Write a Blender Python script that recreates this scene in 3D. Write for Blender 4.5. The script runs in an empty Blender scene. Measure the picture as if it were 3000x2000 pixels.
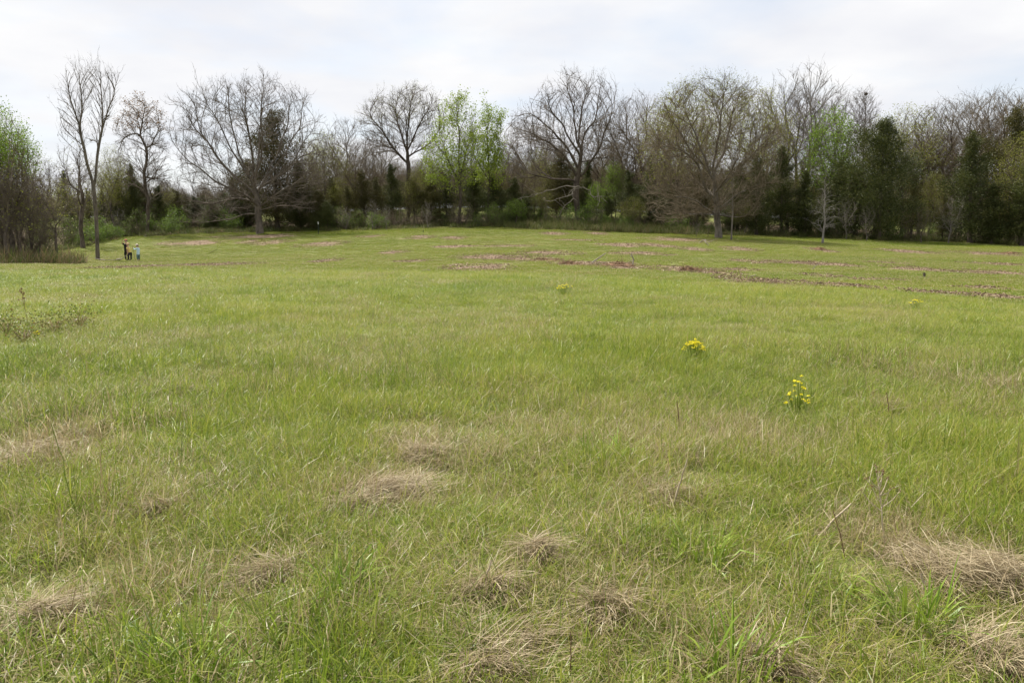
import bpy, bmesh, math
import numpy as np
from mathutils import Vector

# ------------------------------------------------------------------ camera, sky, sun
sc = bpy.context.scene
F = 2421.0            # focal length in photo pixels (3000 x 2000)
HOR = 690.0           # eye-level row
CAMZ = 1.6
TH = math.atan((1000.0 - HOR) / F)
cam_d = bpy.data.cameras.new("camera")
cam_d.sensor_width = 36.0
cam_d.lens = 36.0 * F / 3000.0
cam_d.clip_start = 0.05
cam_d.clip_end = 6000.0
cam = bpy.data.objects.new("camera", cam_d)
sc.collection.objects.link(cam)
cam.location = (0, 0, CAMZ)
cam.rotation_euler = (math.pi / 2 - TH, 0, 0)
sc.camera = cam

SUN_EL = math.radians(57)
SUN_AZ = math.atan2(-0.62, 0.55)       # ahead and to the left of the camera
SUN_STRENGTH = 5.0
SKY_STRENGTH = 0.1
CLOUD_GAIN = 1.0

world = bpy.data.worlds.new("World")
sc.world = world
world.use_nodes = True
wn, wl = world.node_tree.nodes, world.node_tree.links
wn.clear()
w_out = wn.new("ShaderNodeOutputWorld")
w_bg = wn.new("ShaderNodeBackground")
w_bg.inputs[1].default_value = SKY_STRENGTH
w_sky = wn.new("ShaderNodeTexSky")
w_sky.sky_type = 'NISHITA'
w_sky.sun_disc = False
w_sky.sun_elevation = SUN_EL
w_sky.sun_rotation = SUN_AZ
w_tc = wn.new("ShaderNodeTexCoord")
w_sep = wn.new("ShaderNodeSeparateXYZ")
wl.new(w_tc.outputs["Generated"], w_sep.inputs[0])
w_den = wn.new("ShaderNodeMath"); w_den.operation = 'MAXIMUM'; w_den.inputs[1].default_value = 0.0
wl.new(w_sep.outputs[2], w_den.inputs[0])
w_add = wn.new("ShaderNodeMath"); w_add.operation = 'ADD'; w_add.inputs[1].default_value = 0.16
wl.new(w_den.outputs[0], w_add.inputs[0])
w_dx = wn.new("ShaderNodeMath"); w_dx.operation = 'DIVIDE'
w_dy = wn.new("ShaderNodeMath"); w_dy.operation = 'DIVIDE'
wl.new(w_sep.outputs[0], w_dx.inputs[0]); wl.new(w_add.outputs[0], w_dx.inputs[1])
wl.new(w_sep.outputs[1], w_dy.inputs[0]); wl.new(w_add.outputs[0], w_dy.inputs[1])
w_cmb = wn.new("ShaderNodeCombineXYZ")
wl.new(w_dx.outputs[0], w_cmb.inputs[0]); wl.new(w_dy.outputs[0], w_cmb.inputs[1])
w_n1 = wn.new("ShaderNodeTexNoise"); w_n1.inputs["Scale"].default_value = 1.3
w_n1.inputs["Detail"].default_value = 7.0; w_n1.inputs["Roughness"].default_value = 0.52
w_n1.inputs["Distortion"].default_value = 0.25
wl.new(w_cmb.outputs[0], w_n1.inputs["Vector"])
w_r1 = wn.new("ShaderNodeValToRGB")       # how much cloud covers the blue
w_r1.color_ramp.elements[0].position = 0.34; w_r1.color_ramp.elements[0].color = (0.66, 0.66, 0.66, 1)
w_r1.color_ramp.elements[1].position = 0.56; w_r1.color_ramp.elements[1].color = (1, 1, 1, 1)
wl.new(w_n1.outputs[0], w_r1.inputs[0])
w_n2 = wn.new("ShaderNodeTexNoise"); w_n2.inputs["Scale"].default_value = 1.5
w_n2.inputs["Detail"].default_value = 6.0; w_n2.inputs["Roughness"].default_value = 0.5
w_mp = wn.new("ShaderNodeMapping"); w_mp.inputs["Location"].default_value = (3.1, 7.7, 0)
wl.new(w_cmb.outputs[0], w_mp.inputs[0]); wl.new(w_mp.outputs[0], w_n2.inputs["Vector"])
w_r2 = wn.new("ShaderNodeValToRGB")       # cloud body: thicker grey to thin white
w_r2.color_ramp.elements[0].position = 0.36; w_r2.color_ramp.elements[0].color = (5.25, 5.32, 5.62, 1)
w_r2.color_ramp.elements[1].position = 0.62; w_r2.color_ramp.elements[1].color = (6.05, 6.05, 6.1, 1)
wl.new(w_n2.outputs[0], w_r2.inputs[0])
w_mix = wn.new("ShaderNodeMix"); w_mix.data_type = 'RGBA'
wl.new(w_r1.outputs[0], w_mix.inputs[0])
wl.new(w_sky.outputs[0], w_mix.inputs[6]); wl.new(w_r2.outputs[0], w_mix.inputs[7])
wl.new(w_mix.outputs[2], w_bg.inputs[0])
wl.new(w_bg.outputs[0], w_out.inputs[0])

sun_d = bpy.data.lights.new("sun", 'SUN')
sun_d.energy = SUN_STRENGTH
sun_d.angle = math.radians(1.5)
sun_d.color = (1.0, 0.955, 0.88)
sun = bpy.data.objects.new("sun", sun_d)
sc.collection.objects.link(sun)
sdir = Vector((math.sin(SUN_AZ) * math.cos(SUN_EL), math.cos(SUN_AZ) * math.cos(SUN_EL), math.sin(SUN_EL)))
sun.rotation_euler = (-sdir).to_track_quat('-Z', 'Y').to_euler()
sun.location = (-30, 30, 60)

sc.view_settings.view_transform = 'Standard'
sc.view_settings.look = 'None'
sc.view_settings.gamma = 1.0
sc.view_settings.exposure = 0.72
sc.view_settings.use_curve_mapping = False
sc.render.engine = 'CYCLES'
sc.cycles.max_bounces = 6
sc.cycles.diffuse_bounces = 3
sc.cycles.transmission_bounces = 3
sc.cycles.transparent_max_bounces = 4

RNG = np.random.default_rng(7)

# ------------------------------------------------------------------ helpers
def lk(o):
    sc.collection.objects.link(o)
    return o

def tag(o, label=None, cat=None, group=None, kind=None):
    if label: o["label"] = label
    if cat: o["category"] = cat
    if group: o["group"] = group
    if kind: o["kind"] = kind
    return o

def empty(name, loc, rz=0.0, s=1.0):
    o = bpy.data.objects.new(name, None)
    o.empty_display_size = 0.3
    o.location = loc
    o.rotation_euler = (0, 0, rz)
    o.scale = (s, s, s) if not hasattr(s, '__len__') else s
    return lk(o)

def mesh_np(name, V, faces_list, mats=(), smooth=False, attrs=None):
    """V (n,3); faces_list: list of int arrays (m,k) with k = 3 or 4"""
    me = bpy.data.meshes.new(name)
    V = np.asarray(V, dtype=np.float32)
    me.vertices.add(len(V))
    me.vertices.foreach_set("co", V.ravel())
    idx, starts, n = [], [], 0
    for Fc in faces_list:
        if len(Fc) == 0:
            continue
        Fc = np.asarray(Fc, dtype=np.int32)
        k = Fc.shape[1]
        idx.append(Fc.ravel())
        starts.append(n + np.arange(len(Fc), dtype=np.int32) * k)
        n += Fc.size
    if idx:
        idx = np.concatenate(idx); starts = np.concatenate(starts)
        me.loops.add(len(idx)); me.loops.foreach_set("vertex_index", idx)
        me.polygons.add(len(starts)); me.polygons.foreach_set("loop_start", starts)
    me.update(calc_edges=True)
    if smooth:
        me.polygons.foreach_set("use_smooth", np.ones(len(me.polygons), dtype=bool))
    for m in mats:
        me.materials.append(m)
    if attrs:
        for an, (ty, arr) in attrs.items():
            a = me.attributes.new(an, ty, 'POINT')
            key = {'FLOAT': 'value', 'INT': 'value', 'FLOAT_VECTOR': 'vector', 'FLOAT_COLOR': 'color'}[ty]
            a.data.foreach_set(key, np.asarray(arr).ravel())
    return me

def mobj(name, me, parent=None, loc=None):
    o = bpy.data.objects.new(name, me)
    if parent is not None: o.parent = parent
    if loc is not None: o.location = loc
    return lk(o)

def hash2(ix, iy, s):
    v = np.sin(ix * 127.1 + iy * 311.7 + s * 74.7) * 43758.5453
    return v - np.floor(v)

def vnoise(x, y, s=0):
    ix, iy = np.floor(x), np.floor(y)
    fx, fy = x - ix, y - iy
    fx = fx * fx * (3 - 2 * fx); fy = fy * fy * (3 - 2 * fy)
    a, b = hash2(ix, iy, s), hash2(ix + 1, iy, s)
    c, d = hash2(ix, iy + 1, s), hash2(ix + 1, iy + 1, s)
    return (a * (1 - fx) + b * fx) * (1 - fy) + (c * (1 - fx) + d * fx) * fy

def fbm(x, y, s=0, o=3):
    t, a, n = 0, 0.5, 0
    for i in range(o):
        t = t + a * vnoise(x * 2 ** i, y * 2 ** i, s + i * 11); n += a; a *= 0.5
    return t / n

def sstep(a, b, x):
    t = np.clip((x - a) / (b - a), 0, 1)
    return t * t * (3 - 2 * t)

# ------------------------------------------------------------------ terrain height
def hermite(xs, ys, xq):
    xs, ys = np.asarray(xs, float), np.asarray(ys, float)
    m = np.gradient(ys, xs)
    i = np.clip(np.searchsorted(xs, xq) - 1, 0, len(xs) - 2)
    h = xs[i + 1] - xs[i]
    t = np.clip((xq - xs[i]) / h, 0, 1)
    return ((2*t**3 - 3*t**2 + 1) * ys[i] + (t**3 - 2*t**2 + t) * h * m[i]
            + (-2*t**3 + 3*t**2) * ys[i+1] + (t**3 - t**2) * h * m[i+1])

T_COL = [-500, 100, 400, 760, 1500, 2100, 2800, 3500]
T_Y = [36, 46, 64, 76, 88, 100, 120, 160]
T_PY = {-500: [800, 785, 770, 757, 742, 724, 700, 668],
        100: [800, 781, 764, 750, 729, 706, 682, 655],
        400: [800, 781, 763, 742, 708, 684, 660, 635],
        760: [800, 778, 752, 726, 703, 684, 660, 630],
        1500: [800, 770, 728, 704, 684, 667, 642, 610],
        2100: [805, 776, 738, 716, 700, 684, 662, 636],
        2800: [815, 787, 756, 738, 724, 710, 692, 668],
        3500: [828, 798, 768, 752, 740, 728, 710, 690]}
def row_z(py, Y):
    v = (1000.0 - py) / F
    return CAMZ + Y * (-math.sin(TH) + v * math.cos(TH)) / (math.cos(TH) + v * math.sin(TH))
T_YF = np.arange(0, 401, 1.0)
T_CF = np.arange(-500, 3501, 20.0)
_cols = []
for c in T_COL:
    side = np.interp(c, [1500, 3500], [0.0, 1.0])
    zs = [0, 0, -0.04 * side, -0.16 * side] + [row_z(p, y) for p, y in zip(T_PY[c], T_Y)]
    ys = [0, 8, 14, 23] + T_Y
    zs += [zs[-1] + 1.6, zs[-1] + 2.2, zs[-1] + 2.4]; ys += [220, 300, 401]
    _cols.append(hermite(ys, zs, T_YF))
_cols = np.array(_cols)
T_GRID = np.array([hermite(T_COL, _cols[:, j], T_CF) for j in range(len(T_YF))])   # [Y, col]

def ground(X, Y):
    X = np.asarray(X, float); Y = np.asarray(Y, float)
    Yc = np.clip(Y, 0, 399.0)
    col = 1500 + F * X / np.maximum(Y, 3.0)
    col = np.clip(col, -500, 3479)
    j = Yc.astype(int); fj = Yc - j
    ci = (col + 500) / 20.0
    i = ci.astype(int); fi = ci - i
    z = (T_GRID[j, i] * (1-fi) + T_GRID[j, i+1] * fi) * (1-fj) + (T_GRID[j+1, i] * (1-fi) + T_GRID[j+1, i+1] * fi) * fj
    fade = sstep(0.5, 4.0, np.abs(Y)) * (1 - sstep(60, 200, Y) * 0.5)
    z = z + (fbm(X * 0.8 + 40, Y * 0.8 + 9, 3) - 0.5) * 0.17 * fade * (1 - 0.8 * sstep(15, 40, Y))
    z = z + (fbm(X * 0.16 + 7, Y * 0.16 + 3, 5) - 0.5) * 0.16 * sstep(4, 14, Y) * (1 - 0.6 * sstep(30, 50, Y))
    return z

def ray(px, py):
    u = (px - 1500.0) / F; v = (1000.0 - py) / F
    return np.array([u, math.cos(TH) + v * math.sin(TH), -math.sin(TH) + v * math.cos(TH)])

def at(px, py, Y):
    d = ray(px, py)
    return np.array([0, 0, CAMZ]) + d * (Y / d[1])

def hit(px, py):
    """where the ray through a photo pixel meets the ground"""
    d = ray(px, py); d = d / d[1]
    Ys = np.concatenate([np.arange(2.0, 30, 0.02), np.arange(30, 140, 0.1)])
    gz = ground(d[0] * Ys, Ys); rz = CAMZ + d[2] * Ys
    k = np.argmax(rz <= gz)
    if rz[k] > gz[k]: k = len(Ys) - 1
    return np.array([d[0] * Ys[k], Ys[k], gz[k]])

def stand(px, Y, py=690):
    """point on the ground at depth Y under photo column px"""
    d = ray(px, py); X = d[0] / d[1] * Y
    return np.array([X, Y, float(ground(X, Y))])

def meadow_edge(X, Y):
    """depth at which the uncut meadow gives way to the mown field"""
    col = 1500 + F * X / np.maximum(Y, 3.0)
    return np.interp(col, [-800, 0, 1000, 1500, 2000, 2500, 3000, 4000], [36.5, 37, 37.5, 35.5, 30, 24.5, 19.5, 15]) \
        + (fbm(X * 0.25, Y * 0.25, 21) - 0.5) * 4.0

# chip litter patches: photo centre, half width, half height
CHIPS = [(1234,695,38,4),(1330,697,34,5),(1400,783,90,9),(1430,752,95,10),(1540,757,65,8),(1608,741,85,5),(1690,772,70,5),
 (1804,777,70,7),(1880,743,80,4),(1825,718,62,3.5),(1923,718,46,4),(1625,684,38,3),(1744,684,32,3),(1995,788,85,8),(2093,797,60,7),
 (2178,820,60,9),(1980,702,90,5),(2029,730,42,5),(2170,730,45,5),(2212,767,58,4),(2320,769,55,4),(2425,773,62,5),(2408,733,28,6),
 (2663,737,66,5),(2893,743,82,9),(2914,773,78,3),(2700,788,60,7),(2850,799,42,4),(2948,799,56,7),(2404,807,46,4),(2191,822,60,12),
 (2298,829,62,8),(2425,832,62,6),(2531,840,42,5),(2723,856,42,4),(2829,861,52,5),(2957,872,55,8),(2574,818,72,2.5),(2893,843,70,3),
 (562,712,80,6),(762,693,110,4.5),(735,708,32,4),(798,710,54,6),(941,715,68,6),(959,764,37,4),(1155,739,37,4),(2600,770,50,2.5),
 (1330,722,60,2),(1490,720,70,2),(1700,704,60,2),(2160,790,60,3),(620,776,120,3),(390,782,90,2.5),(1210,765,50,2.5),(1080,692,40,2)]
CH = []
for (cx, cy, hw, hh) in CHIPS:
    c = hit(cx, cy); a = hit(cx, cy + hh); b = hit(cx, max(cy - hh, 668))
    rx = hw * c[1] / F
    ry = min(max(0.45, abs(b[1] - a[1]) / 2 * 1.3), 2.4 + rx * 0.5)
    CH.append((c[0], (a[1] + b[1]) / 2, rx, ry))
CH = np.array(CH)

def chip_mask(X, Y):
    m = np.zeros(np.shape(X))
    wx = (fbm(X * 1.0, Y * 0.9, 31, 4) - 0.5) * 2.8
    for cx, cy, rx, ry in CH:
        q = np.sqrt(((X - cx) / rx) ** 2 + ((Y - cy) / ry) ** 2) + wx * 0.85
        m = np.maximum(m, 1 - sstep(0.45, 1.35, q))
    return m

# ------------------------------------------------------------------ materials
def new_mat(name):
    m = bpy.data.materials.new(name); m.use_nodes = True
    nt = m.node_tree; nt.nodes.clear()
    return m, nt.nodes, nt.links

def N(nodes, t, **kw):
    n = nodes.new(t)
    for k, v in kw.items():
        if k == 'op': n.operation = v
        else: n.inputs[k].default_value = v
    return n

def ramp(nodes, stops):
    r = nodes.new("ShaderNodeValToRGB")
    els = r.color_ramp.elements
    while len(els) < len(stops): els.new(0.5)
    for e, (p, c) in zip(els, stops):
        e.position = p; e.color = (*c, 1) if len(c) == 3 else c
    return r

def mixc(nodes, links, fac, a, b, mode='MIX'):
    m = nodes.new("ShaderNodeMix"); m.data_type = 'RGBA'; m.blend_type = mode
    for sock, v in ((0, fac), (6, a), (7, b)):
        if isinstance(v, bpy.types.NodeSocket): links.new(v, m.inputs[sock])
        elif isinstance(v, (int, float)): m.inputs[sock].default_value = v
        else: m.inputs[sock].default_value = (*v, 1)
    return m.outputs[2]

def math_(nodes, links, op, a, b=None, clamp=False):
    m = nodes.new("ShaderNodeMath"); m.operation = op; m.use_clamp = clamp
    for i, v in enumerate((a, b)):
        if v is None: continue
        if isinstance(v, bpy.types.NodeSocket): links.new(v, m.inputs[i])
        else: m.inputs[i].default_value = v
    return m.outputs[0]

def noise(nodes, links, scale, detail=4, rough=0.55, vec=None, stretch=None):
    n = N(nodes, "ShaderNodeTexNoise", Scale=scale, Detail=detail, Roughness=rough)
    if vec is None:
        g = nodes.new("ShaderNodeNewGeometry"); vec = g.outputs["Position"]
    if stretch:
        mp = nodes.new("ShaderNodeMapping"); mp.inputs["Scale"].default_value = stretch
        links.new(vec, mp.inputs[0]); vec = mp.outputs[0]
    links.new(vec, n.inputs["Vector"])
    return n.outputs[0]

def leafy_shader(nodes, links, col, rough=0.5, spec=0.3, trans=0.35, tcol=None):
    p = N(nodes, "ShaderNodeBsdfPrincipled", Roughness=rough)
    p.inputs["Specular IOR Level"].default_value = spec
    t = nodes.new("ShaderNodeBsdfTranslucent")
    links.new(col, p.inputs["Base Color"]); links.new(tcol or col, t.inputs[0])
    mx = nodes.new("ShaderNodeMixShader"); mx.inputs[0].default_value = trans
    links.new(p.outputs[0], mx.inputs[1]); links.new(t.outputs[0], mx.inputs[2])
    o = nodes.new("ShaderNodeOutputMaterial"); links.new(mx.outputs[0], o.inputs[0])

def blade_material(name, greens, straws, rough=0.40, spec=0.32, trans=0.46):
    """blade colour from its own random numbers (bl) and the clump's dryness (dry)"""
    m, nd, ln = new_mat(name)
    at_ = nd.new("ShaderNodeAttribute"); at_.attribute_name = "bl"
    sep = nd.new("ShaderNodeSeparateXYZ"); ln.new(at_.outputs["Vector"], sep.inputs[0])
    ai = nd.new("ShaderNodeAttribute"); ai.attribute_type = 'INSTANCER'; ai.attribute_name = "dry"
    hu = nd.new("ShaderNodeAttribute"); hu.attribute_type = 'INSTANCER'; hu.attribute_name = "hue"
    g1 = noise(nd, ln, 2.6, 3)
    h = math_(nd, ln, 'ADD', sep.outputs[0], math_(nd, ln, 'MULTIPLY', math_(nd, ln, 'SUBTRACT', g1, 0.5), 0.9))
    h = math_(nd, ln, 'ADD', h, hu.outputs["Fac"], True)
    gr = ramp(nd, greens); ln.new(h, gr.inputs[0])
    st = ramp(nd, straws); ln.new(sep.outputs[0], st.inputs[0])
    d = math_(nd, ln, 'ADD', sep.outputs[1], ai.outputs["Fac"])
    d = math_(nd, ln, 'ADD', d, math_(nd, ln, 'MULTIPLY', math_(nd, ln, 'SUBTRACT', noise(nd, ln, 1.1, 4), 0.5), 0.7))
    dr = ramp(nd, [(0.80, (0, 0, 0)), (1.0, (1, 1, 1))]); ln.new(d, dr.inputs[0])
    c = mixc(nd, ln, dr.outputs[0], gr.outputs[0], st.outputs[0])
    leafy_shader(nd, ln, c, rough, spec, trans)
    return m

GREENS = [(0.0, (0.095, 0.158, 0.016)), (0.45, (0.196, 0.264, 0.028)), (0.8, (0.274, 0.322, 0.042)), (1.0, (0.345, 0.34, 0.066))]
STRAWS = [(0.0, (0.22, 0.165, 0.080)), (0.5, (0.37, 0.295, 0.155)), (1.0, (0.54, 0.46, 0.29))]
M_grass = blade_material("grass_blades", GREENS, STRAWS)
M_mown = blade_material("mown_blades", [(0.0, (0.080, 0.150, 0.010)), (0.5, (0.165, 0.245, 0.018)), (1.0, (0.28, 0.285, 0.036))], STRAWS, 0.5, 0.2, 0.38)
M_weed = blade_material("tall_weeds", [(0.0, (0.045, 0.075, 0.015)), (0.5, (0.09, 0.12, 0.025)), (1.0, (0.15, 0.15, 0.05))],
                        [(0.0, (0.13, 0.09, 0.05)), (1.0, (0.26, 0.19, 0.11))], 0.6, 0.2, 0.3)

def straw_material(name, stops, rough=0.55):
    m, nd, ln = new_mat(name)
    at_ = nd.new("ShaderNodeAttribute"); at_.attribute_name = "bl"
    sep = nd.new("ShaderNodeSeparateXYZ"); ln.new(at_.outputs["Vector"], sep.inputs[0])
    st = ramp(nd, stops); ln.new(sep.outputs[0], st.inputs[0])
    leafy_shader(nd, ln, st.outputs[0], rough, 0.3, 0.25)
    return m
M_straw = straw_material("dead_straw", [(0.0, (0.17, 0.125, 0.07)), (0.4, (0.29, 0.225, 0.13)), (0.8, (0.42, 0.345, 0.21)), (1.0, (0.58, 0.50, 0.34))])
M_lush = straw_material("lush_blades", [(0.0, (0.10, 0.18, 0.015)), (0.6, (0.18, 0.27, 0.026)), (1.0, (0.27, 0.34, 0.05))], 0.4)
M_yellow = straw_material("yellow_petals", [(0.0, (0.80, 0.68, 0.02)), (1.0, (0.93, 0.86, 0.06))], 0.5)
M_stem = straw_material("flower_stems", [(0.0, (0.16, 0.24, 0.02)), (1.0, (0.24, 0.31, 0.04))], 0.5)
M_bramble = straw_material("bramble_leaves", [(0.0, (0.06, 0.09, 0.018)), (0.6, (0.13, 0.16, 0.03)), (1.0, (0.24, 0.14, 0.05))], 0.45)

def ground_material():
    m, nd, ln = new_mat("field_soil")
    mask = nd.new("ShaderNodeAttribute"); mask.attribute_name = "chips"
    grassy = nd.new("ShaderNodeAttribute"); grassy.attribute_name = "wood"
    n1 = noise(nd, ln, 0.35, 6, 0.6); n2 = noise(nd, ln, 6.0, 5, 0.7); n3 = noise(nd, ln, 45.0, 3, 0.7)
    r1 = ramp(nd, [(0.3, (0.075, 0.105, 0.020)), (0.55, (0.125, 0.150, 0.030)), (0.75, (0.17, 0.155, 0.05))]); ln.new(n1, r1.inputs[0])
    r2 = ramp(nd, [(0.35, (0.13, 0.095, 0.055)), (0.65, (0.21, 0.165, 0.085))]); ln.new(n2, r2.inputs[0])
    f = ramp(nd, [(0.42, (0, 0, 0)), (0.62, (1, 1, 1))]); ln.new(n2, f.inputs[0])
    c = mixc(nd, ln, math_(nd, ln, 'MULTIPLY', f.outputs[0], 0.5), r1.outputs[0], r2.outputs[0])
    rc = ramp(nd, [(0.3, (0.105, 0.072, 0.046)), (0.5, (0.21, 0.150, 0.098)), (0.7, (0.33, 0.25, 0.165))]); ln.new(n3, rc.inputs[0])
    c = mixc(nd, ln, mask.outputs["Fac"], c, rc.outputs[0])
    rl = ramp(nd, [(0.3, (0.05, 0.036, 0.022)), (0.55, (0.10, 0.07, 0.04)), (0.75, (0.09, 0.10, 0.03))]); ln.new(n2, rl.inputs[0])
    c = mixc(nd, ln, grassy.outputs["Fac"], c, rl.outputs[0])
    p = N(nd, "ShaderNodeBsdfPrincipled", Roughness=0.9)
    p.inputs["Specular IOR Level"].default_value = 0.15
    ln.new(c, p.inputs["Base Color"])
    b = nd.new("ShaderNodeBump"); b.inputs["Strength"].default_value = 0.6; b.inputs["Distance"].default_value = 0.05
    ln.new(n3, b.inputs["Height"]); ln.new(b.outputs[0], p.inputs["Normal"])
    o = nd.new("ShaderNodeOutputMaterial"); ln.new(p.outputs[0], o.inputs[0])
    return m
M_ground = ground_material()

def bark_material(name, dark, light, scale=6.0):
    m, nd, ln = new_mat(name)
    oi = nd.new("ShaderNodeObjectInfo")
    n1 = noise(nd, ln, scale, 6, 0.65, stretch=(1, 1, 0.35))
    n2 = noise(nd, ln, 0.7, 3, 0.5)
    f = math_(nd, ln, 'ADD', n1, math_(nd, ln, 'MULTIPLY', math_(nd, ln, 'SUBTRACT', n2, 0.5), 0.7))
    r = ramp(nd, [(0.3, dark), (0.7, light)]); ln.new(f, r.inputs[0])
    p = N(nd, "ShaderNodeBsdfPrincipled", Roughness=0.85)
    p.inputs["Specular IOR Level"].default_value = 0.2
    ln.new(r.outputs[0], p.inputs["Base Color"])
    b = nd.new("ShaderNodeBump"); b.inputs["Strength"].default_value = 0.7; b.inputs["Distance"].default_value = 0.04
    ln.new(n1, b.inputs["Height"]); ln.new(b.outputs[0], p.inputs["Normal"])
    o = nd.new("ShaderNodeOutputMaterial"); ln.new(p.outputs[0], o.inputs[0])
    return m
M_bark = bark_material("oak_bark", (0.060, 0.050, 0.040), (0.19, 0.16, 0.128))
M_barkd = bark_material("dark_bark", (0.045, 0.036, 0.028), (0.14, 0.112, 0.086))
M_barkg = bark_material("grey_bark", (0.075, 0.064, 0.052), (0.20, 0.175, 0.145))
M_twig = bark_material("twigs", (0.080, 0.064, 0.050), (0.175, 0.143, 0.112), 1.5)
M_twigr = bark_material("budding_twigs", (0.092, 0.073, 0.048), (0.195, 0.155, 0.105), 1.5)
M_twigg = bark_material("grey_twigs", (0.10, 0.087, 0.073), (0.21, 0.186, 0.158), 1.5)
M_pale = bark_material("silvery_bark", (0.14, 0.126, 0.11), (0.29, 0.265, 0.235), 3)
M_dead = bark_material("bleached_deadwood", (0.15, 0.128, 0.10), (0.33, 0.29, 0.24))
M_mulch = bark_material("mulch", (0.09, 0.05, 0.03), (0.27, 0.16, 0.09), 12.0)

def leaf_material(name, stops, rough=0.5, trans=0.4, sc_=0.5):
    m, nd, ln = new_mat(name)
    at_ = nd.new("ShaderNodeAttribute"); at_.attribute_name = "bl"
    sep = nd.new("ShaderNodeSeparateXYZ"); ln.new(at_.outputs["Vector"], sep.inputs[0])
    n1 = noise(nd, ln, sc_, 4, 0.6)
    f = math_(nd, ln, 'ADD', math_(nd, ln, 'MULTIPLY', sep.outputs[0], 0.6),
              math_(nd, ln, 'MULTIPLY', math_(nd, ln, 'SUBTRACT', n1, 0.3), 1.0), True)
    r = ramp(nd, stops); ln.new(f, r.inputs[0])
    leafy_shader(nd, ln, r.outputs[0], rough, 0.25, trans)
    return m
M_lime = leaf_material("lime_leaves", [(0.0, (0.14, 0.20, 0.02)), (0.5, (0.25, 0.33, 0.035)), (1.0, (0.36, 0.44, 0.06))])
M_green = leaf_material("fresh_green_leaves", [(0.0, (0.10, 0.17, 0.015)), (0.5, (0.17, 0.27, 0.025)), (1.0, (0.26, 0.37, 0.05))])
M_bud = leaf_material("yellow_green_buds", [(0.0, (0.16, 0.15, 0.03)), (0.5, (0.24, 0.26, 0.04)), (1.0, (0.34, 0.38, 0.06))])
M_brownleaf = leaf_material("withered_brown_leaves", [(0.0, (0.12, 0.075, 0.04)), (0.5, (0.21, 0.13, 0.065)), (1.0, (0.32, 0.22, 0.12))])
M_cedar = leaf_material("cedar_foliage", [(0.0, (0.030, 0.040, 0.012)), (0.5, (0.064, 0.078, 0.021)), (1.0, (0.135, 0.135, 0.038))], 0.6, 0.22)
M_cedarb = leaf_material("bronze_cedar_foliage", [(0.0, (0.038, 0.042, 0.012)), (0.5, (0.080, 0.078, 0.022)), (1.0, (0.160, 0.125, 0.040))], 0.6, 0.22)
M_shrub = leaf_material("shrub_leaves", [(0.0, (0.065, 0.115, 0.016)), (0.5, (0.12, 0.19, 0.028)), (1.0, (0.20, 0.27, 0.045))], 0.5, 0.42)

def plain(name, col, rough=0.8, var=0.25, scale=20.0, spec=0.3):
    m, nd, ln = new_mat(name)
    n1 = noise(nd, ln, scale, 4)
    r = ramp(nd, [(0.3, tuple(c * (1 - var) for c in col)), (0.7, tuple(min(1, c * (1 + var)) for c in col))]); ln.new(n1, r.inputs[0])
    p = N(nd, "ShaderNodeBsdfPrincipled", Roughness=rough); p.inputs["Specular IOR Level"].default_value = spec
    ln.new(r.outputs[0], p.inputs["Base Color"])
    o = nd.new("ShaderNodeOutputMaterial"); ln.new(p.outputs[0], o.inputs[0])
    return m
M_chip = straw_material("wood_chips", [(0.0, (0.09, 0.055, 0.032)), (0.5, (0.22, 0.148, 0.09)), (0.93, (0.36, 0.265, 0.175)), (1.0, (0.68, 0.60, 0.47))], 0.8)

# ------------------------------------------------------------------ the ground sheet
def axis(parts):
    a = np.concatenate([np.arange(lo, hi, st) for lo, hi, st in parts] + [[parts[-1][1]]])
    return a
gy = axis([(-400, -40, 60), (-40, -4, 4), (-4, 14, 0.3), (14, 110, 0.6), (110, 170, 2.5), (170, 400, 15), (400, 3000, 200)])
gx = axis([(-3000, -400, 200), (-400, -130, 18), (-130, -75, 3), (-75, -12, 0.7), (-12, 12, 0.3), (12, 75, 0.7), (75, 130, 3), (130, 400, 18), (400, 3000, 200)])
GX, GY = np.meshgrid(gx, gy)
GZ = ground(GX, GY)
far = np.hypot(GX, GY)
GZ = GZ - 3.0 * sstep(500, 3000, far)
def gmesh(X, Y):
    """height of the ground sheet itself"""
    i = np.clip(np.searchsorted(gx, X) - 1, 0, len(gx) - 2); j = np.clip(np.searchsorted(gy, Y) - 1, 0, len(gy) - 2)
    fx = (X - gx[i]) / (gx[i + 1] - gx[i]); fy = (Y - gy[j]) / (gy[j + 1] - gy[j])
    return (GZ[j, i] * (1 - fx) + GZ[j, i + 1] * fx) * (1 - fy) + (GZ[j + 1, i] * (1 - fx) + GZ[j + 1, i + 1] * fx) * fy
V = np.stack([GX, GY, GZ], -1).reshape(-1, 3)
ny, nx = GX.shape
ii = np.arange(ny * nx).reshape(ny, nx)
Q = np.stack([ii[:-1, :-1], ii[:-1, 1:], ii[1:, 1:], ii[1:, :-1]], -1).reshape(-1, 4)
cm = chip_mask(GX, GY) * (GY > 15)
EDGE_COL = [-800, 0, 200, 400, 760, 1500, 2100, 2800, 3600]
EDGE_Y = [62, 62, 84, 95, 104, 102, 99, 99, 94]
def wood_edge(X, Y):
    """depth of the edge of the wood"""
    col = 1500 + F * X / np.maximum(Y, 3.0)
    return np.interp(col, EDGE_COL, EDGE_Y) + (fbm(X * 0.2, 5, 41) - 0.5) * 3
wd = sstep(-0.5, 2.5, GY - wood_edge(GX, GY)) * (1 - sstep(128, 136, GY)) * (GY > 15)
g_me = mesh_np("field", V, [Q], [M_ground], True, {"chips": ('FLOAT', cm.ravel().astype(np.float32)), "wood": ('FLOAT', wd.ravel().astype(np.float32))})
tag(mobj("ground", g_me), kind="structure")

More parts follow.
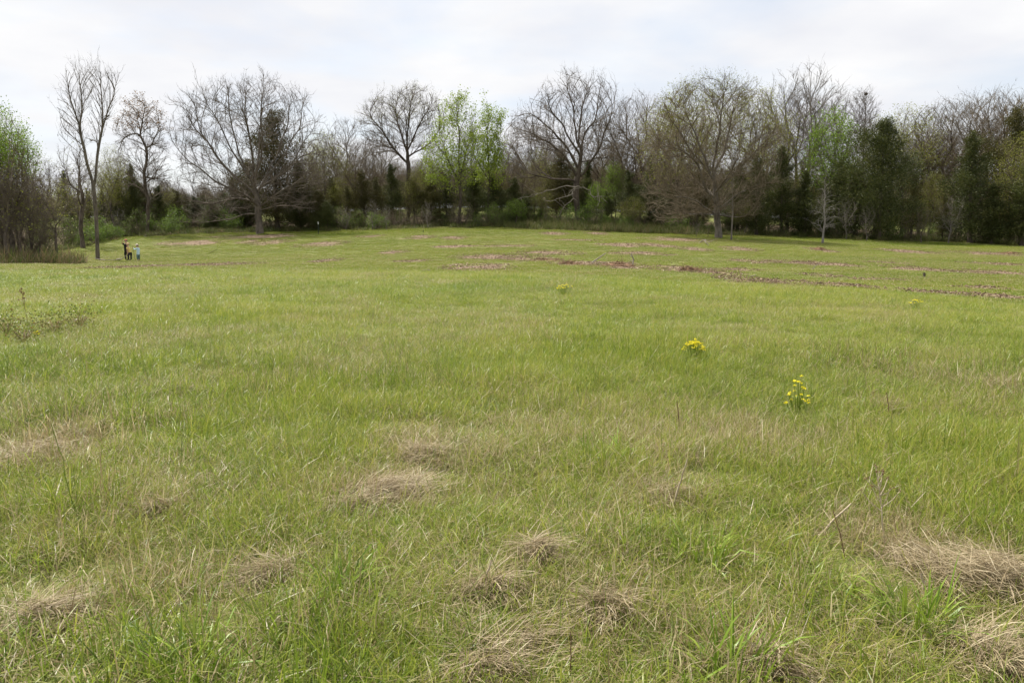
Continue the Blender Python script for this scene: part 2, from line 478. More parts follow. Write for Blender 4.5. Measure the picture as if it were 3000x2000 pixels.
# ------------------------------------------------------------------ grass
def blade_mesh(name, rng, n, size, hlo, hhi, wlo, whi, mat, lean=0.25, bend=0.9, lay=0.0, disk=False, dry_lo=0.0, dry_hi=1.0, hpow=1.6, aim=0.0):
    if disk:
        rr = (rng.random(n) ** .62 if lay > .5 else np.sqrt(rng.random(n))) * size * (1 + .3 * np.abs(rng.normal(0, 1, n)) * (lay > .5)); aa = rng.random(n) * 6.283
        bx, by = rr * np.cos(aa), rr * np.sin(aa)
    else:
        bx, by = (rng.random(n) - .5) * size, (rng.random(n) - .5) * size
    az = rng.random(n) * 6.283
    if disk and aim > 0:
        az = np.where(rng.random(n) < aim, np.arctan2(by, bx) + rng.normal(0, .5, n), az)
    H = hlo + (hhi - hlo) * rng.random(n) ** hpow
    t0 = np.abs(rng.normal(0, lean, n)); bd = np.abs(rng.normal(bend * 0.6, bend * 0.5, n))
    laid = rng.random(n) < lay
    t0 = np.where(laid, rng.uniform(0.9, 1.35, n), t0); bd = np.where(laid, rng.uniform(0.0, 0.55, n), bd)
    W = rng.uniform(wlo, whi, n)
    s = [0, .4, .75, 1.0]
    P = [np.stack([bx, by, np.where(laid, rng.uniform(0.01, 0.05, n), -0.01)], -1)]
    for a, b in zip(s[:-1], s[1:]):
        th = t0 + bd * ((a + b) / 2) * 1.3
        L = H * (b - a)
        P.append(P[-1] + np.stack([np.sin(th) * np.cos(az) * L, np.sin(th) * np.sin(az) * L, np.cos(th) * L], -1))
    tw = az + math.pi / 2 + rng.normal(0, .6, n)
    wv = np.stack([np.cos(tw), np.sin(tw), rng.normal(0, .15, n)], -1) * W[:, None] / 2
    rows = [P[0] - wv * .8, P[0] + wv * .8, P[1] - wv, P[1] + wv, P[2] - wv * .7, P[2] + wv * .7, P[3]]
    V = np.stack(rows, 1).reshape(-1, 3)
    o = np.arange(n)[:, None] * 7
    q = np.concatenate([o + np.array([[0, 1, 3, 2]]), o + np.array([[2, 3, 5, 4]])])
    t = o + np.array([[4, 5, 6]])
    r1 = rng.random(n); r2 = dry_lo + (dry_hi - dry_lo) * rng.random(n); r2 = np.where(laid, 1.2, r2)
    sv = np.tile(np.array([0, 0, .4, .4, .75, .75, 1.0]), (n, 1))
    bl = np.stack([np.repeat(r1, 7), np.repeat(r2, 7), sv.ravel(), np.ones(n * 7)], -1).astype(np.float32)
    return mesh_np(name, V, [q, t], [mat], False, {"bl": ('FLOAT_COLOR', bl)})

def proto_collection(name, meshes):
    col = bpy.data.collections.new(name)
    for i, me in enumerate(meshes):
        col.objects.link(bpy.data.objects.new("%s_%02d" % (name, i), me))
    return col

def scatter(name, P, rz, scl, pick, dry, hue, coll, label_kind="stuff", tilt=None):
    n = len(P)
    rot = np.zeros((n, 3), np.float32); rot[:, 2] = rz
    if tilt is not None: rot[:, :2] = tilt
    me = mesh_np(name, P, [], [], False, {"rot": ('FLOAT_VECTOR', rot), "scl": ('FLOAT_VECTOR', np.asarray(scl, np.float32)),
        "pick": ('INT', np.asarray(pick, np.int32)), "dry": ('FLOAT', np.asarray(dry, np.float32)), "hue": ('FLOAT', np.asarray(hue, np.float32))})
    o = mobj(name, me)
    ng = bpy.data.node_groups.new(name + "_scatter", 'GeometryNodeTree')
    ng.interface.new_socket("Geometry", in_out='INPUT', socket_type='NodeSocketGeometry')
    ng.interface.new_socket("Geometry", in_out='OUTPUT', socket_type='NodeSocketGeometry')
    nd, ln = ng.nodes, ng.links
    gi, go = nd.new("NodeGroupInput"), nd.new("NodeGroupOutput")
    ci = nd.new("GeometryNodeCollectionInfo")
    ci.inputs["Collection"].default_value = coll
    ci.inputs["Separate Children"].default_value = True
    ci.inputs["Reset Children"].default_value = True
    ip = nd.new("GeometryNodeInstanceOnPoints"); ip.inputs["Pick Instance"].default_value = True
    def na(nm, ty):
        a = nd.new("GeometryNodeInputNamedAttribute"); a.data_type = ty; a.inputs[0].default_value = nm
        return [s for s in a.outputs if s.enabled][0]
    er = nd.new("FunctionNodeEulerToRotation")
    ln.new(na("rot", 'FLOAT_VECTOR'), er.inputs[0])
    ln.new(gi.outputs[0], ip.inputs["Points"]); ln.new(ci.outputs[0], ip.inputs["Instance"])
    ln.new(na("pick", 'INT'), ip.inputs["Instance Index"]); ln.new(er.outputs[0], ip.inputs["Rotation"])
    ln.new(na("scl", 'FLOAT_VECTOR'), ip.inputs["Scale"]); ln.new(ip.outputs[0], go.inputs[0])
    md = o.modifiers.new("scatter", 'NODES'); md.node_group = ng
    o["kind"] = "stuff"
    return o

def spread(rng, y0, y1, dens, xm=0.66, pad=2.0):
    """jittered points in the camera's field of view and a step to either side"""
    st = 1 / math.sqrt(dens)
    ys = np.arange(y0, y1, st); out = []
    for y in ys:
        w = y * xm + pad
        xs = np.arange(-w, w, st)
        out.append(np.stack([xs, np.full(len(xs), y)], -1))
    p = np.concatenate(out)
    return p + rng.uniform(-st, st, p.shape)

DRY = [(1150,1430,130,1.0),(1240,1330,90,.8),(1215,1275,60,.6),(110,1330,180,.9),(240,1300,90,.5),(2890,1690,200,1.0),(2700,1640,120,.7),(1570,1620,65,.8),
       (1430,1700,100,.7),(1950,1325,65,.8),(1930,1445,95,.7),(2090,1440,70,.5),(2620,1610,110,.5),(1420,1940,130,.8),(820,1680,80,.6),(120,1820,150,.6),
       (1800,1770,130,.6),(2900,1130,70,.5),(2590,1190,60,.6),(2850,1910,110,.8),(560,1140,120,.4),(1230,1240,50,.4),(1050,1480,70,.6),(870,1580,60,.4),
       (2450,1060,80,.35),(2130,1300,70,.5),(1580,1500,70,.35),(700,1900,120,.5),(2250,1950,110,.5),(470,1500,80,.35)]
DRYW = [(hit(x, y), w, a) for x, y, w, a in DRY]
LUSHW = [(hit(x, y), w, a) for x, y, w, a in [(2700,1800,150,.6),(1000,1700,110,.6),(1780,1330,120,.6),(1540,1290,100,.7),(1400,1500,120,.5),(620,1290,110,.5),(2050,1620,140,.5),(1150,1860,160,.4),(2480,1880,120,.4)]]

def dry_field(X, Y):
    d = (fbm(X * 0.55, Y * 0.30, 51) - 0.5) * 0.80 + (fbm(X * 2.1, Y * 1.6, 55) - 0.5) * (0.50 + 0.45 * (1 - sstep(5, 10, Y)))
    d = d + 0.11 * (1 - sstep(4, 11, Y)) - 0.06
    for p, w, a in DRYW:
        r = w * p[1] / F * 1.5
        d = d + 0.62 * a * np.exp(-(((X - p[0]) / r) ** 2 + ((Y - p[1]) / (r * 1.2)) ** 2) * 1.1)
    for p, w, a in LUSHW:
        r = w * p[1] / F
        d = d - 0.55 * a * np.exp(-(((X - p[0]) / r) ** 2 + ((Y - p[1]) / (r * 1.3)) ** 2))
    return d

r = np.random.default_rng(11)
meadow_protos = proto_collection("meadow_patch", [blade_mesh("meadow_patch", r, 560, 0.55, 0.05, 0.24, 0.0016, 0.0046, M_grass, 0.5, 1.4, 0.13) for _ in range(6)]
    + [blade_mesh("meadow_patch", r, 150, 0.38, 0.12, 0.33, 0.0028, 0.0065, M_grass, 0.42, 1.5, 0.05) for _ in range(3)])
mown_protos = proto_collection("mown_patch", [blade_mesh("mown_patch", r, 380, 0.9, 0.025, 0.085, 0.005, 0.012, M_mown, 0.5, 1.0, 0.12) for _ in range(5)])

r = np.random.default_rng(12)
p1 = spread(r, 1.2, 13, 15); p2 = spread(r, 13, 46, 9.0, 0.68)
p = np.concatenate([p1, p2])
p = p[p[:, 1] < meadow_edge(p[:, 0], p[:, 1])]
X, Y = p[:, 0], p[:, 1]
n = len(p)
hgt = 0.25 + 0.65 * fbm(X * 0.5, Y * 0.35, 61) + 0.85 * fbm(X * 1.5, Y * 1.3, 63) + r.normal(0, .10, n)
for q, w, a in DRYW:
    rr = w * q[1] / F
    hgt = hgt * (1 - 0.25 * a * np.exp(-(((X - q[0]) / rr) ** 2 + ((Y - q[1]) / rr) ** 2)))
hgt = np.clip(hgt, 0.5, 1.5) * (1 - 0.25 * sstep(7, 16, Y))
longp = fbm(X * 0.7, Y * 0.6, 67) + r.normal(0, .15, n) > 0.60
pick = np.where(longp, 6 + r.integers(0, 3, n), r.integers(0, 6, n))
hue = (fbm(X * 0.12, Y * 0.12, 71) - 0.5) * 0.5 + (fbm(X * 0.9, Y * 0.7, 73) - 0.5) * 0.45 + sstep(5, 20, Y) * 0.10 - longp * 0.08
wfac = 1.0 + sstep(8, 35, Y) * 0.5
scatter("meadow_grass", np.stack([X, Y, gmesh(X, Y)], -1), r.random(n) * 6.283, np.stack([wfac, wfac, hgt], -1), pick, dry_field(X, Y), hue, meadow_protos)

p = spread(r, 17, 112, 3.2, 0.68)
X, Y = p[:, 0], p[:, 1]
cmk = chip_mask(X, Y)
keep = (Y > meadow_edge(X, Y) - 1.0) & (Y < wood_edge(X, Y) + 6) & (r.random(len(p)) > cmk * 1.35 - .15)
p = p[keep]; cmk = cmk[keep]; X, Y = p[:, 0], p[:, 1]; n = len(p)
dry = (fbm(X * 0.12, Y * 0.35, 81) - 0.5) * 0.55 + (fbm(X * 0.6, Y * 0.9, 83) - 0.5) * 0.5 + cmk * 0.35 - 0.04 - 0.16 * sstep(84, 94, Y)
hue = (fbm(X * 0.08, Y * 0.2, 85) - 0.5) * 0.6 + 0.10 - 0.06 * sstep(84, 96, Y)
hz = np.clip(0.6 + 1.0 * fbm(X * 0.4, Y * 0.4, 87) + r.normal(0, .15, n), .4, 2) * (1 + 0.9 * sstep(88, 100, Y))
scatter("mown_grass", np.stack([X, Y, gmesh(X, Y)], -1), r.random(n) * 6.283, np.stack([np.ones(n), np.ones(n), hz], -1), r.integers(0, 5, n), dry, hue, mown_protos)

# rank weeds along the wood's edge and in the left thicket
weed_protos = proto_collection("weed_patch", [blade_mesh("weed_patch", r, 120, 1.0, 0.3, 1.1, 0.012, 0.03, M_weed, 0.35, 0.8, 0.05) for _ in range(4)])
p = spread(r, 50, 110, 1.6, 0.70)
X, Y = p[:, 0], p[:, 1]
col = 1500 + F * X / Y
e = Y - wood_edge(X, Y)
strong = sstep(1430, 1560, col) * (1 - sstep(2000, 2100, col))
keep = (e > -2.2 - 3.5 * strong) & (e < 8) & (fbm(X * 0.35, Y * 0.35, 91) + 0.25 * strong + r.normal(0, .08, len(p)) > 0.47) & (col > -200) & (col < 3200)
left = (col < 260) & (col > -250) & (Y > 53.0) & (Y < 66) & (fbm(X * 0.5, Y * 0.5, 93) > 0.36) & (col + (Y - 53) * 9 < 265)
keep |= left
X, Y = X[keep], Y[keep]; n = len(X); col = col[keep]; lf = left[keep]; st = strong[keep]
hs = np.clip(0.45 + 0.8 * r.random(n), 0.4, 1.3) * np.where(lf, 1.15, 0.75 + 0.4 * st)
scatter("edge_weeds", np.stack([X, Y, gmesh(X, Y)], -1), r.random(n) * 6.283, np.stack([np.ones(n), np.ones(n), hs], -1), r.integers(0, 4, n),
        np.where(lf, 0.35, 0.05) + r.normal(0, .15, n), r.normal(0.05, .15, n) + 0.15 * st, weed_protos)

# ------------------------------------------------------------------ wood chips
r = np.random.default_rng(21)
pts = []
for cx, cy, rx, ry in CH:
    k = int(min(1200, 40 * rx * ry * 3.14) + 50)
    a = r.random(k) * 6.283; q = np.sqrt(r.random(k)) * 1.3
    pts.append(np.stack([cx + rx * q * np.cos(a), cy + ry * q * np.sin(a)], -1))
k = 1500
yy = r.uniform(40, 98, k); pts.append(np.stack([yy * r.uniform(-.45, .66, k), yy], -1))
p = np.concatenate(pts)
n = len(p)
cx, cy = p[:, 0], p[:, 1]
cz = gmesh(cx, cy) + r.uniform(0.012, 0.05, n)
L = r.uniform(0.025, 0.075, n) * np.where(r.random(n) < .04, 2.2, 1); Wd = L * r.uniform(0.25, 0.6, n); T = r.uniform(.01, .025, n)
az = r.random(n) * 6.283; tl = r.normal(0, .35, n)
ux = np.stack([np.cos(az) * np.cos(tl), np.sin(az) * np.cos(tl), np.sin(tl)], -1)
uy = np.stack([-np.sin(az), np.cos(az), r.normal(0, .3, n)], -1)
uz = np.cross(ux, uy)
c = np.stack([cx, cy, cz], -1)
sg = [(-1, -1, -1), (1, -1, -1), (1, 1, -1), (-1, 1, -1), (-1, -1, 1), (1, -1, 1), (1, 1, 1), (-1, 1, 1)]
V = np.stack([c + ux * (L * a / 2)[:, None] + uy * (Wd * b / 2)[:, None] + uz * (T * d / 2)[:, None] for a, b, d in sg], 1).reshape(-1, 3)
o = np.arange(n)[:, None] * 8
Q = np.concatenate([o + np.array([f]) for f in [(0,3,2,1),(4,5,6,7),(0,1,5,4),(1,2,6,5),(2,3,7,6),(3,0,4,7)]])
rv = r.random(n) ** 1.2
bl = np.stack([np.repeat(rv, 8), np.zeros(n * 8), np.zeros(n * 8), np.ones(n * 8)], -1).astype(np.float32)
tag(mobj("wood_chips", mesh_np("wood_chips", V, [Q], [M_chip], False, {"bl": ('FLOAT_COLOR', bl)})), kind="stuff")

# ------------------------------------------------------------------ tubes and tree growth
def tubes(P, R, cid, k):
    """P (n,3) points of many chains one after another, R radii, cid chain ids, k sides"""
    n = len(P)
    same = cid[1:] == cid[:-1]
    T = np.zeros((n, 3))
    d = P[1:] - P[:-1]; d = d * same[:, None]
    T[:-1] += d; T[1:] += d
    T /= np.maximum(np.linalg.norm(T, axis=1), 1e-9)[:, None]
    ref = np.where(np.abs(T[:, 2:3]) < 0.85, np.array([[0, 0, 1.0]]), np.array([[1.0, 0.2, 0]]))
    first = np.concatenate([[True], ~same]); fi = np.maximum.accumulate(np.where(first, np.arange(n), 0))
    ref = ref[fi]
    a = np.cross(T, ref); a /= np.maximum(np.linalg.norm(a, axis=1), 1e-9)[:, None]
    b = np.cross(T, a)
    ang = np.arange(k) * 2 * math.pi / k
    V = (P[:, None] + R[:, None, None] * (np.cos(ang)[None, :, None] * a[:, None] + np.sin(ang)[None, :, None] * b[:, None])).reshape(-1, 3)
    e = np.nonzero(same)[0]
    j = np.arange(k); j2 = (j + 1) % k
    Q = np.stack([e[:, None] * k + j, e[:, None] * k + j2, (e[:, None] + 1) * k + j2, (e[:, None] + 1) * k + j], -1).reshape(-1, 4)
    return V, Q

def tube_mesh(name, groups, mat, smooth=True):
    Vs, Qs, o = [], [], 0
    for P, R, cid, k in groups:
        if len(P) < 2: continue
        V, Q = tubes(P, R, cid, k)
        Vs.append(V); Qs.append(Q + o); o += len(V)
    return mesh_np(name, np.concatenate(Vs), [np.concatenate(Qs)], [mat], smooth)

def colonize(att, seed_pts, seed_par, D, kill, iters, trop, rng, jit=0.12, di=3.0, hub=None, rad=0.0):
    cap = len(seed_pts) + 14000
    P = np.zeros((cap, 3)); par = np.full(cap, -1); kids = np.zeros(cap, int); H = np.zeros((cap, 3))
    n = len(seed_pts); P[:n] = seed_pts; par[:n] = seed_par
    H[:n] = P[:n] - P[np.maximum(par[:n], 0)]; H[0] = (0, 0, 1)
    H[:n] /= np.maximum(np.linalg.norm(H[:n], axis=1), 1e-6)[:, None]
    def metric(A, B, Hd):
        """distance, longer for what lies beside or behind the way a shoot is heading"""
        v = A[:, None] - B[None]; l = np.sqrt((v ** 2).sum(2))
        return l, l * (1.9 - 0.9 * (v * Hd[None]).sum(2) / np.maximum(l, 1e-6))
    true = np.full(len(att), 1e9)
    dd = np.full(len(att), 1e9); near = np.zeros(len(att), int)
    for i0 in range(0, n, 64):
        l, M = metric(att, P[i0:min(n, i0 + 64)], H[i0:min(n, i0 + 64)])
        true = np.minimum(true, l.min(1))
        j = M.argmin(1); v = M[np.arange(len(att)), j]; u = v < dd
        near[u] = j[u] + i0; dd[u] = v[u]
    alive = true > kill
    for it in range(iters):
        if not alive.any(): break
        ai = np.nonzero(alive)[0]
        d = att[ai] - P[near[ai]]; d /= np.maximum(np.linalg.norm(d, axis=1), 1e-6)[:, None]
        reach = dd[ai] < max(di, dd[ai].min() + D)
        ar, d = ai[reach], d[reach]
        uq, inv = np.unique(near[ar], return_inverse=True)
        S = np.zeros((len(uq), 3)); np.add.at(S, inv, d)
        one = np.zeros((len(uq), 3)); one[inv] = d            # any one of the pulls, used where they cancel out
        tie = (kids[uq] > 0)
        S[tie] = one[tie]
        S /= np.maximum(np.linalg.norm(S, axis=1), 1e-6)[:, None]
        S += trop + rng.normal(0, jit, S.shape) + H[uq] * .55
        if hub is not None:
            o_r = P[uq] - hub; S += rad * o_r / np.maximum(np.linalg.norm(o_r, axis=1), .5)[:, None]
        S /= np.maximum(np.linalg.norm(S, axis=1), 1e-6)[:, None]
        ok = kids[uq] < 4
        uq, S = uq[ok], S[ok]
        if len(uq) == 0 or n + len(uq) > cap: break
        new = P[uq] + D * S
        P[n:n + len(uq)] = new; par[n:n + len(uq)] = uq; kids[uq] += 1
        H[n:n + len(uq)] = S
        l, M = metric(att[ai], new, S); true[ai] = np.minimum(true[ai], l.min(1))
        j = M.argmin(1); v = M[np.arange(len(ai)), j]; u = v < dd[ai]
        near[ai[u]] = j[u] + n; dd[ai[u]] = v[u]
        alive[ai] = true[ai] > kill
        stuck = kids[near[ai]] >= 4
        alive[ai[stuck]] = False
        n += len(uq)
    return P[:n], par[:n]

def skeleton(P, par, r_tip, ex, r_base=None, relax=2):
    n = len(P)
    acc = np.zeros(n); r = np.zeros(n); main = np.full(n, -1); mainr = np.zeros(n)
    for i in range(n - 1, -1, -1):
        r[i] = acc[i] ** (1 / ex) if acc[i] > 0 else r_tip
        p = par[i]
        if p >= 0:
            acc[p] += r[i] ** ex
            if r[i] > mainr[p]: mainr[p] = r[i]; main[p] = i
    if r_base:
        # stretch the upper range so the butt has the measured girth
        s = math.log(r_base / r_tip) / max(1e-6, math.log(r[0] / r_tip))
        r = r_tip * (r / r_tip) ** s
    P = P.copy()
    for _ in range(relax):
        m = (par >= 0) & (main >= 0)
        Q = P.copy(); Q[m] = 0.5 * P[m] + 0.25 * (P[par[m]] + P[main[m]]); P = Q
    # chains
    chains = []
    for i in range(n):
        if par[i] >= 0 and main[par[i]] == i: continue
        ch = [par[i], i] if par[i] >= 0 else [i]
        j = i
        while main[j] >= 0:
            j = main[j]; ch.append(j)
        chains.append(ch)
    return P, r, chains, main

def flare(P, r, z0, h, amt):
    t = np.clip(1 - (P[:, 2] - z0) / h, 0, 1)
    return r * (1 + amt * t ** 2)

def wood_meshes(P, r, par, chains, thick, flare_amt=0.5):
    """two lists of tube groups: stout wood (trunk and limbs) and slender branches"""
    big6, big3 = [], []
    for ch in chains:
        ch = np.array(ch); rr = r[ch].copy()
        if par[ch[1] if len(ch) > 1 else ch[0]] >= 0 and len(ch) > 1 and ch[0] == par[ch[1]]:
            rr[0] = rr[1] if ch[0] != 0 or len(chains) and ch is not chains[0] else rr[0]
        k = int((rr > thick).sum())
        if k >= 2:
            big6.append((P[ch[:k]], rr[:k]))
            if k < len(ch): big3.append((P[ch[k - 1:]], rr[k - 1:]))
        else:
            big3.append((P[ch], rr))
    def pack(L, k):
        L = [x for x in L if len(x[0]) > 1]
        if not L: return (np.zeros((0, 3)), np.zeros(0), np.zeros(0, int), k)
        return (np.concatenate([x[0] for x in L]), np.concatenate([x[1] for x in L]),
                np.concatenate([np.full(len(x[0]), i) for i, x in enumerate(L)]), k)
    return pack(big6, 7), pack(big3, 4)

def sprout(rng, B, d, lo, hi, npt, r0, up, spread_, curl=.3):
    """a slender shoot from every base point B, bending upwards"""
    m = len(B)
    d1 = d + rng.normal(0, spread_, (m, 3)); d1[:, 2] += up * .5
    d1 /= np.linalg.norm(d1, axis=1)[:, None]
    L = rng.uniform(lo, hi, (m, 1)); pts = [B]; dirs = [d1]
    for i in range(npt - 1):
        pts.append(pts[-1] + d1 * L / (npt - 1))
        d1 = d1 + rng.normal(0, curl, (m, 3)); d1[:, 2] += up * .35; d1 /= np.linalg.norm(d1, axis=1)[:, None]
        dirs.append(d1)
    Q = np.stack(pts, 1); Dr = np.stack(dirs, 1)
    R = np.linspace(1, .3, npt)[None] * r0 * rng.uniform(.75, 1.25, (m, 1))
    return Q, Dr, R

def as_group(Q, R, k=3):
    m, p_, _ = Q.shape
    return (Q.reshape(-1, 3), R.ravel(), np.repeat(np.arange(m), p_), k)

def fine_wood(rng, P, r, par, main, per, lo, hi, r0, up=.25, rmax=.09, twigs=4, tlen=.4):
    """branchlets along the slender branches, and twigs along the branchlets"""
    s_ = np.nonzero((r < rmax) & (par >= 0))[0]
    s_ = np.repeat(s_, rng.poisson(np.where(main[s_] < 0, per * 2.0, per)))
    m = len(s_)
    seg = P[s_] - P[par[s_]]
    d = seg / np.maximum(np.linalg.norm(seg, axis=1), 1e-6)[:, None]
    Q, Dr, R = sprout(rng, P[s_] - seg * rng.random((m, 1)), d, lo, hi, 4, r0, up, .65)
    j = np.repeat(np.arange(m), rng.poisson(twigs, m)); k = rng.integers(1, 4, len(j))
    Q2, _, R2 = sprout(rng, Q[j, k], Dr[j, k], lo * .35, hi * tlen, 2, r0 * .6, up, .6)
    return [as_group(Q, R), as_group(Q2, R2)], np.concatenate([Q[:, 3], Q2[:, 1]]), np.concatenate([Q[:, 2], Q2[:, 1]])

def leaf_mesh(name, rng, C, lo, hi, mat, flat=0.0, asp=0.55):
    """one bent leaf (four triangles' worth of blade) at every point of C"""
    n = len(C)
    a = rng.normal(0, 1, (n, 3)); a[:, 2] *= (1 - flat); a /= np.linalg.norm(a, axis=1)[:, None]
    b = rng.normal(0, 1, (n, 3)); b -= a * (a * b).sum(1)[:, None]; b /= np.linalg.norm(b, axis=1)[:, None]
    nn = np.cross(a, b)
    L = rng.uniform(lo, hi, (n, 1)); W = L * asp * rng.uniform(.7, 1.2, (n, 1))
    v = [C - a * L * .5, C + b * W * .5 + nn * W * .18, C + a * L * .5, C - b * W * .5 + nn * W * .18]
    V = np.stack(v, 1).reshape(-1, 3)
    o = np.arange(n)[:, None] * 4
    T = np.concatenate([o + np.array([[0, 1, 2]]), o + np.array([[0, 2, 3]])])
    bl = np.stack([np.repeat(rng.random(n), 4)] + [np.ones(n * 4)] * 3, -1).astype(np.float32)
    return mesh_np(name, V, [T], [mat], False, {"bl": ('FLOAT_COLOR', bl)})

def inside(poly, x, z):
    c = np.zeros(len(x), bool); m = len(poly)
    for i in range(m):
        x1, z1 = poly[i]; x2, z2 = poly[(i + 1) % m]
        with np.errstate(divide='ignore', invalid='ignore'):
            k = ((z1 > z) != (z2 > z)) & (x < (x2 - x1) * (z - z1) / (z2 - z1) + x1)
        c ^= k
    return c

def crown_points(rng, poly, n, depth=0.8, shell=0.8):
    """points filling a crown of that outline, as deep as it is wide"""
    poly = np.array(poly); lo, hi = poly.min(0), poly.max(0)
    zs = np.linspace(lo[1], hi[1], 60); xs = np.linspace(lo[0], hi[0], 120)
    g = inside(poly, np.tile(xs, 60), np.repeat(zs, 120)).reshape(60, 120)
    xa = np.array([xs[row].min() if row.any() else 0 for row in g]); xb = np.array([xs[row].max() if row.any() else 0 for row in g])
    out = []; tot = 0
    while tot < n:
        x = rng.uniform(lo[0], hi[0], 4 * n); z = rng.uniform(lo[1], hi[1], 4 * n)
        k = inside(poly, x, z); x, z = x[k], z[k]
        a, b = np.interp(z, zs, xa), np.interp(z, zs, xb)
        hw = np.maximum((b - a) / 2, .05); cx = (a + b) / 2
        y = rng.uniform(-1, 1, len(x)) * hw * depth
        q = np.sqrt(((x - cx) / hw) ** 2 + (y / (hw * depth)) ** 2)
        k = (q < 1) & (rng.random(len(x)) < 0.25 + 0.75 * q ** shell + 0.5 * (z > lo[1] + .85 * (hi[1] - lo[1])))
        out.append(np.stack([x[k], y[k], z[k]], -1)); tot += k.sum()
    return np.concatenate(out)[:n]

def seeds(lines, step):
    """lines: list of (parent line index or None, polyline (m,3)); returns nodes and parents"""
    P, par, idx = [], [], []
    for pi, L in lines:
        L = np.asarray(L, float); ids = []
        if pi is not None:
            cand = np.array(idx[pi]); k = cand[np.argmin(np.linalg.norm(np.array([P[c] for c in cand]) - L[0], axis=1))]
            last = k; start = np.array(P[k])
            L = np.concatenate([[start], L[1:]]) if len(L) > 1 else L
        else:
            P.append(L[0]); par.append(-1); last = len(P) - 1; ids.append(last)
        for a, b in zip(L[:-1], L[1:]):
            m = max(1, int(round(np.linalg.norm(b - a) / step)))
            for t in range(1, m + 1):
                P.append(a + (b - a) * t / m); par.append(last); last = len(P) - 1; ids.append(last)
        idx.append(ids)
    return np.array(P), np.array(par)

def build_tree(name, seed, lines, poly, natt, D, kill, r_base, trop=(0, 0, .12), r_tip=0.014, ex=2.3, twig=(1.5, .4, .9, .009, .25),
               bark=None, twigm=None, leaves=None, depth=0.8, iters=90, wig=0.05, thick=0.05, shell=0.8, jit=.12, hub=None, rad=.45, inset=True):
    """all coordinates are relative to the tree's foot; returns dict of meshes"""
    rng = np.random.default_rng(seed)
    S, sp = seeds(lines, D)
    wob = np.stack([fbm(S[:, 2] * .55 + seed, S[:, 0] * .55 + S[:, 1] * .3, seed + i) - .5 for i in range(3)], -1) * wig * 14
    wob *= sstep(0.3, 2.5, S[:, 2])[:, None]
    S = S + wob
    pa = np.array(poly, float); lo_ = pa.min(0); mid_ = (pa.max(0)[0] + lo_[0]) / 2
    if inset: pa = np.stack([mid_ + (pa[:, 0] - mid_) * .96, lo_[1] + (pa[:, 1] - lo_[1]) * .945], -1)     # the twigs reach past the branches
    att = crown_points(rng, pa, natt, depth, shell)
    P, par = colonize(att, S, sp, D, kill, iters, np.array(trop), rng, jit, 3.0, hub if hub is not None else np.array([0, 0, min(q[1] for q in poly)]), rad)
    P, r, chains, main = skeleton(P, par, r_tip, ex, r_base)
    r = flare(P, r, 0, max(1.0, r_base * 2.2), 0.55)
    g1, g2 = wood_meshes(P, r, par, chains, thick)
    g3, tips, mids = fine_wood(rng, P, r, par, main, twig[0] * .55, twig[1] * 1.6, twig[2] * 1.6, twig[3] * 1.25, up=twig[4], twigs=4.0)
    out = {"trunk": tube_mesh(name + "_trunk", [g1], bark or M_bark),
           "crown": tube_mesh(name + "_crown", [g2] + g3, twigm or M_twig)}
    if leaves:
        n_, lo, hi, mat, zlo, jitter = leaves
        C = np.concatenate([tips, mids]); C = C[C[:, 2] > zlo]
        if len(C):
            C = C[rng.integers(0, len(C), n_)] + rng.normal(0, jitter, (n_, 3))
            out["leaves"] = leaf_mesh(name + "_leaves", rng, C, lo, hi, mat)
    out["height"] = max(P[:, 2].max(), tips[:, 2].max() if len(tips) else 0)
    return out

def plant(name, meshes, loc, label, group=None, rz=0.0, s=1.0, cat="tree"):
    e_ = empty(name, loc, rz, s)
    for k in ("trunk", "crown", "leaves"):
        if k in meshes: mobj(k, meshes[k], e_)
    tag(e_, label, cat, group)
    return e_

def rel(pix, Y, foot, dy=None):
    """photo polyline -> metres relative to the tree's foot at depth Y"""
    dy = [0] * len(pix) if dy is None else dy
    return np.array([at(x, y, Y) + np.array([0, d, 0]) - foot for (x, y), d in zip(pix, dy)])

def rel2(pix, Y, foot):
    q = rel(pix, Y, foot); return [(a[0], a[2]) for a in q]

# ------------------------------------------------------------------ hero trees
def limb_line(pi, pix, Y, foot, dend=0.0):
    n_ = len(pix)
    return (pi, rel(pix, Y, foot, [dend * i / max(1, n_ - 1) for i in range(n_)]))

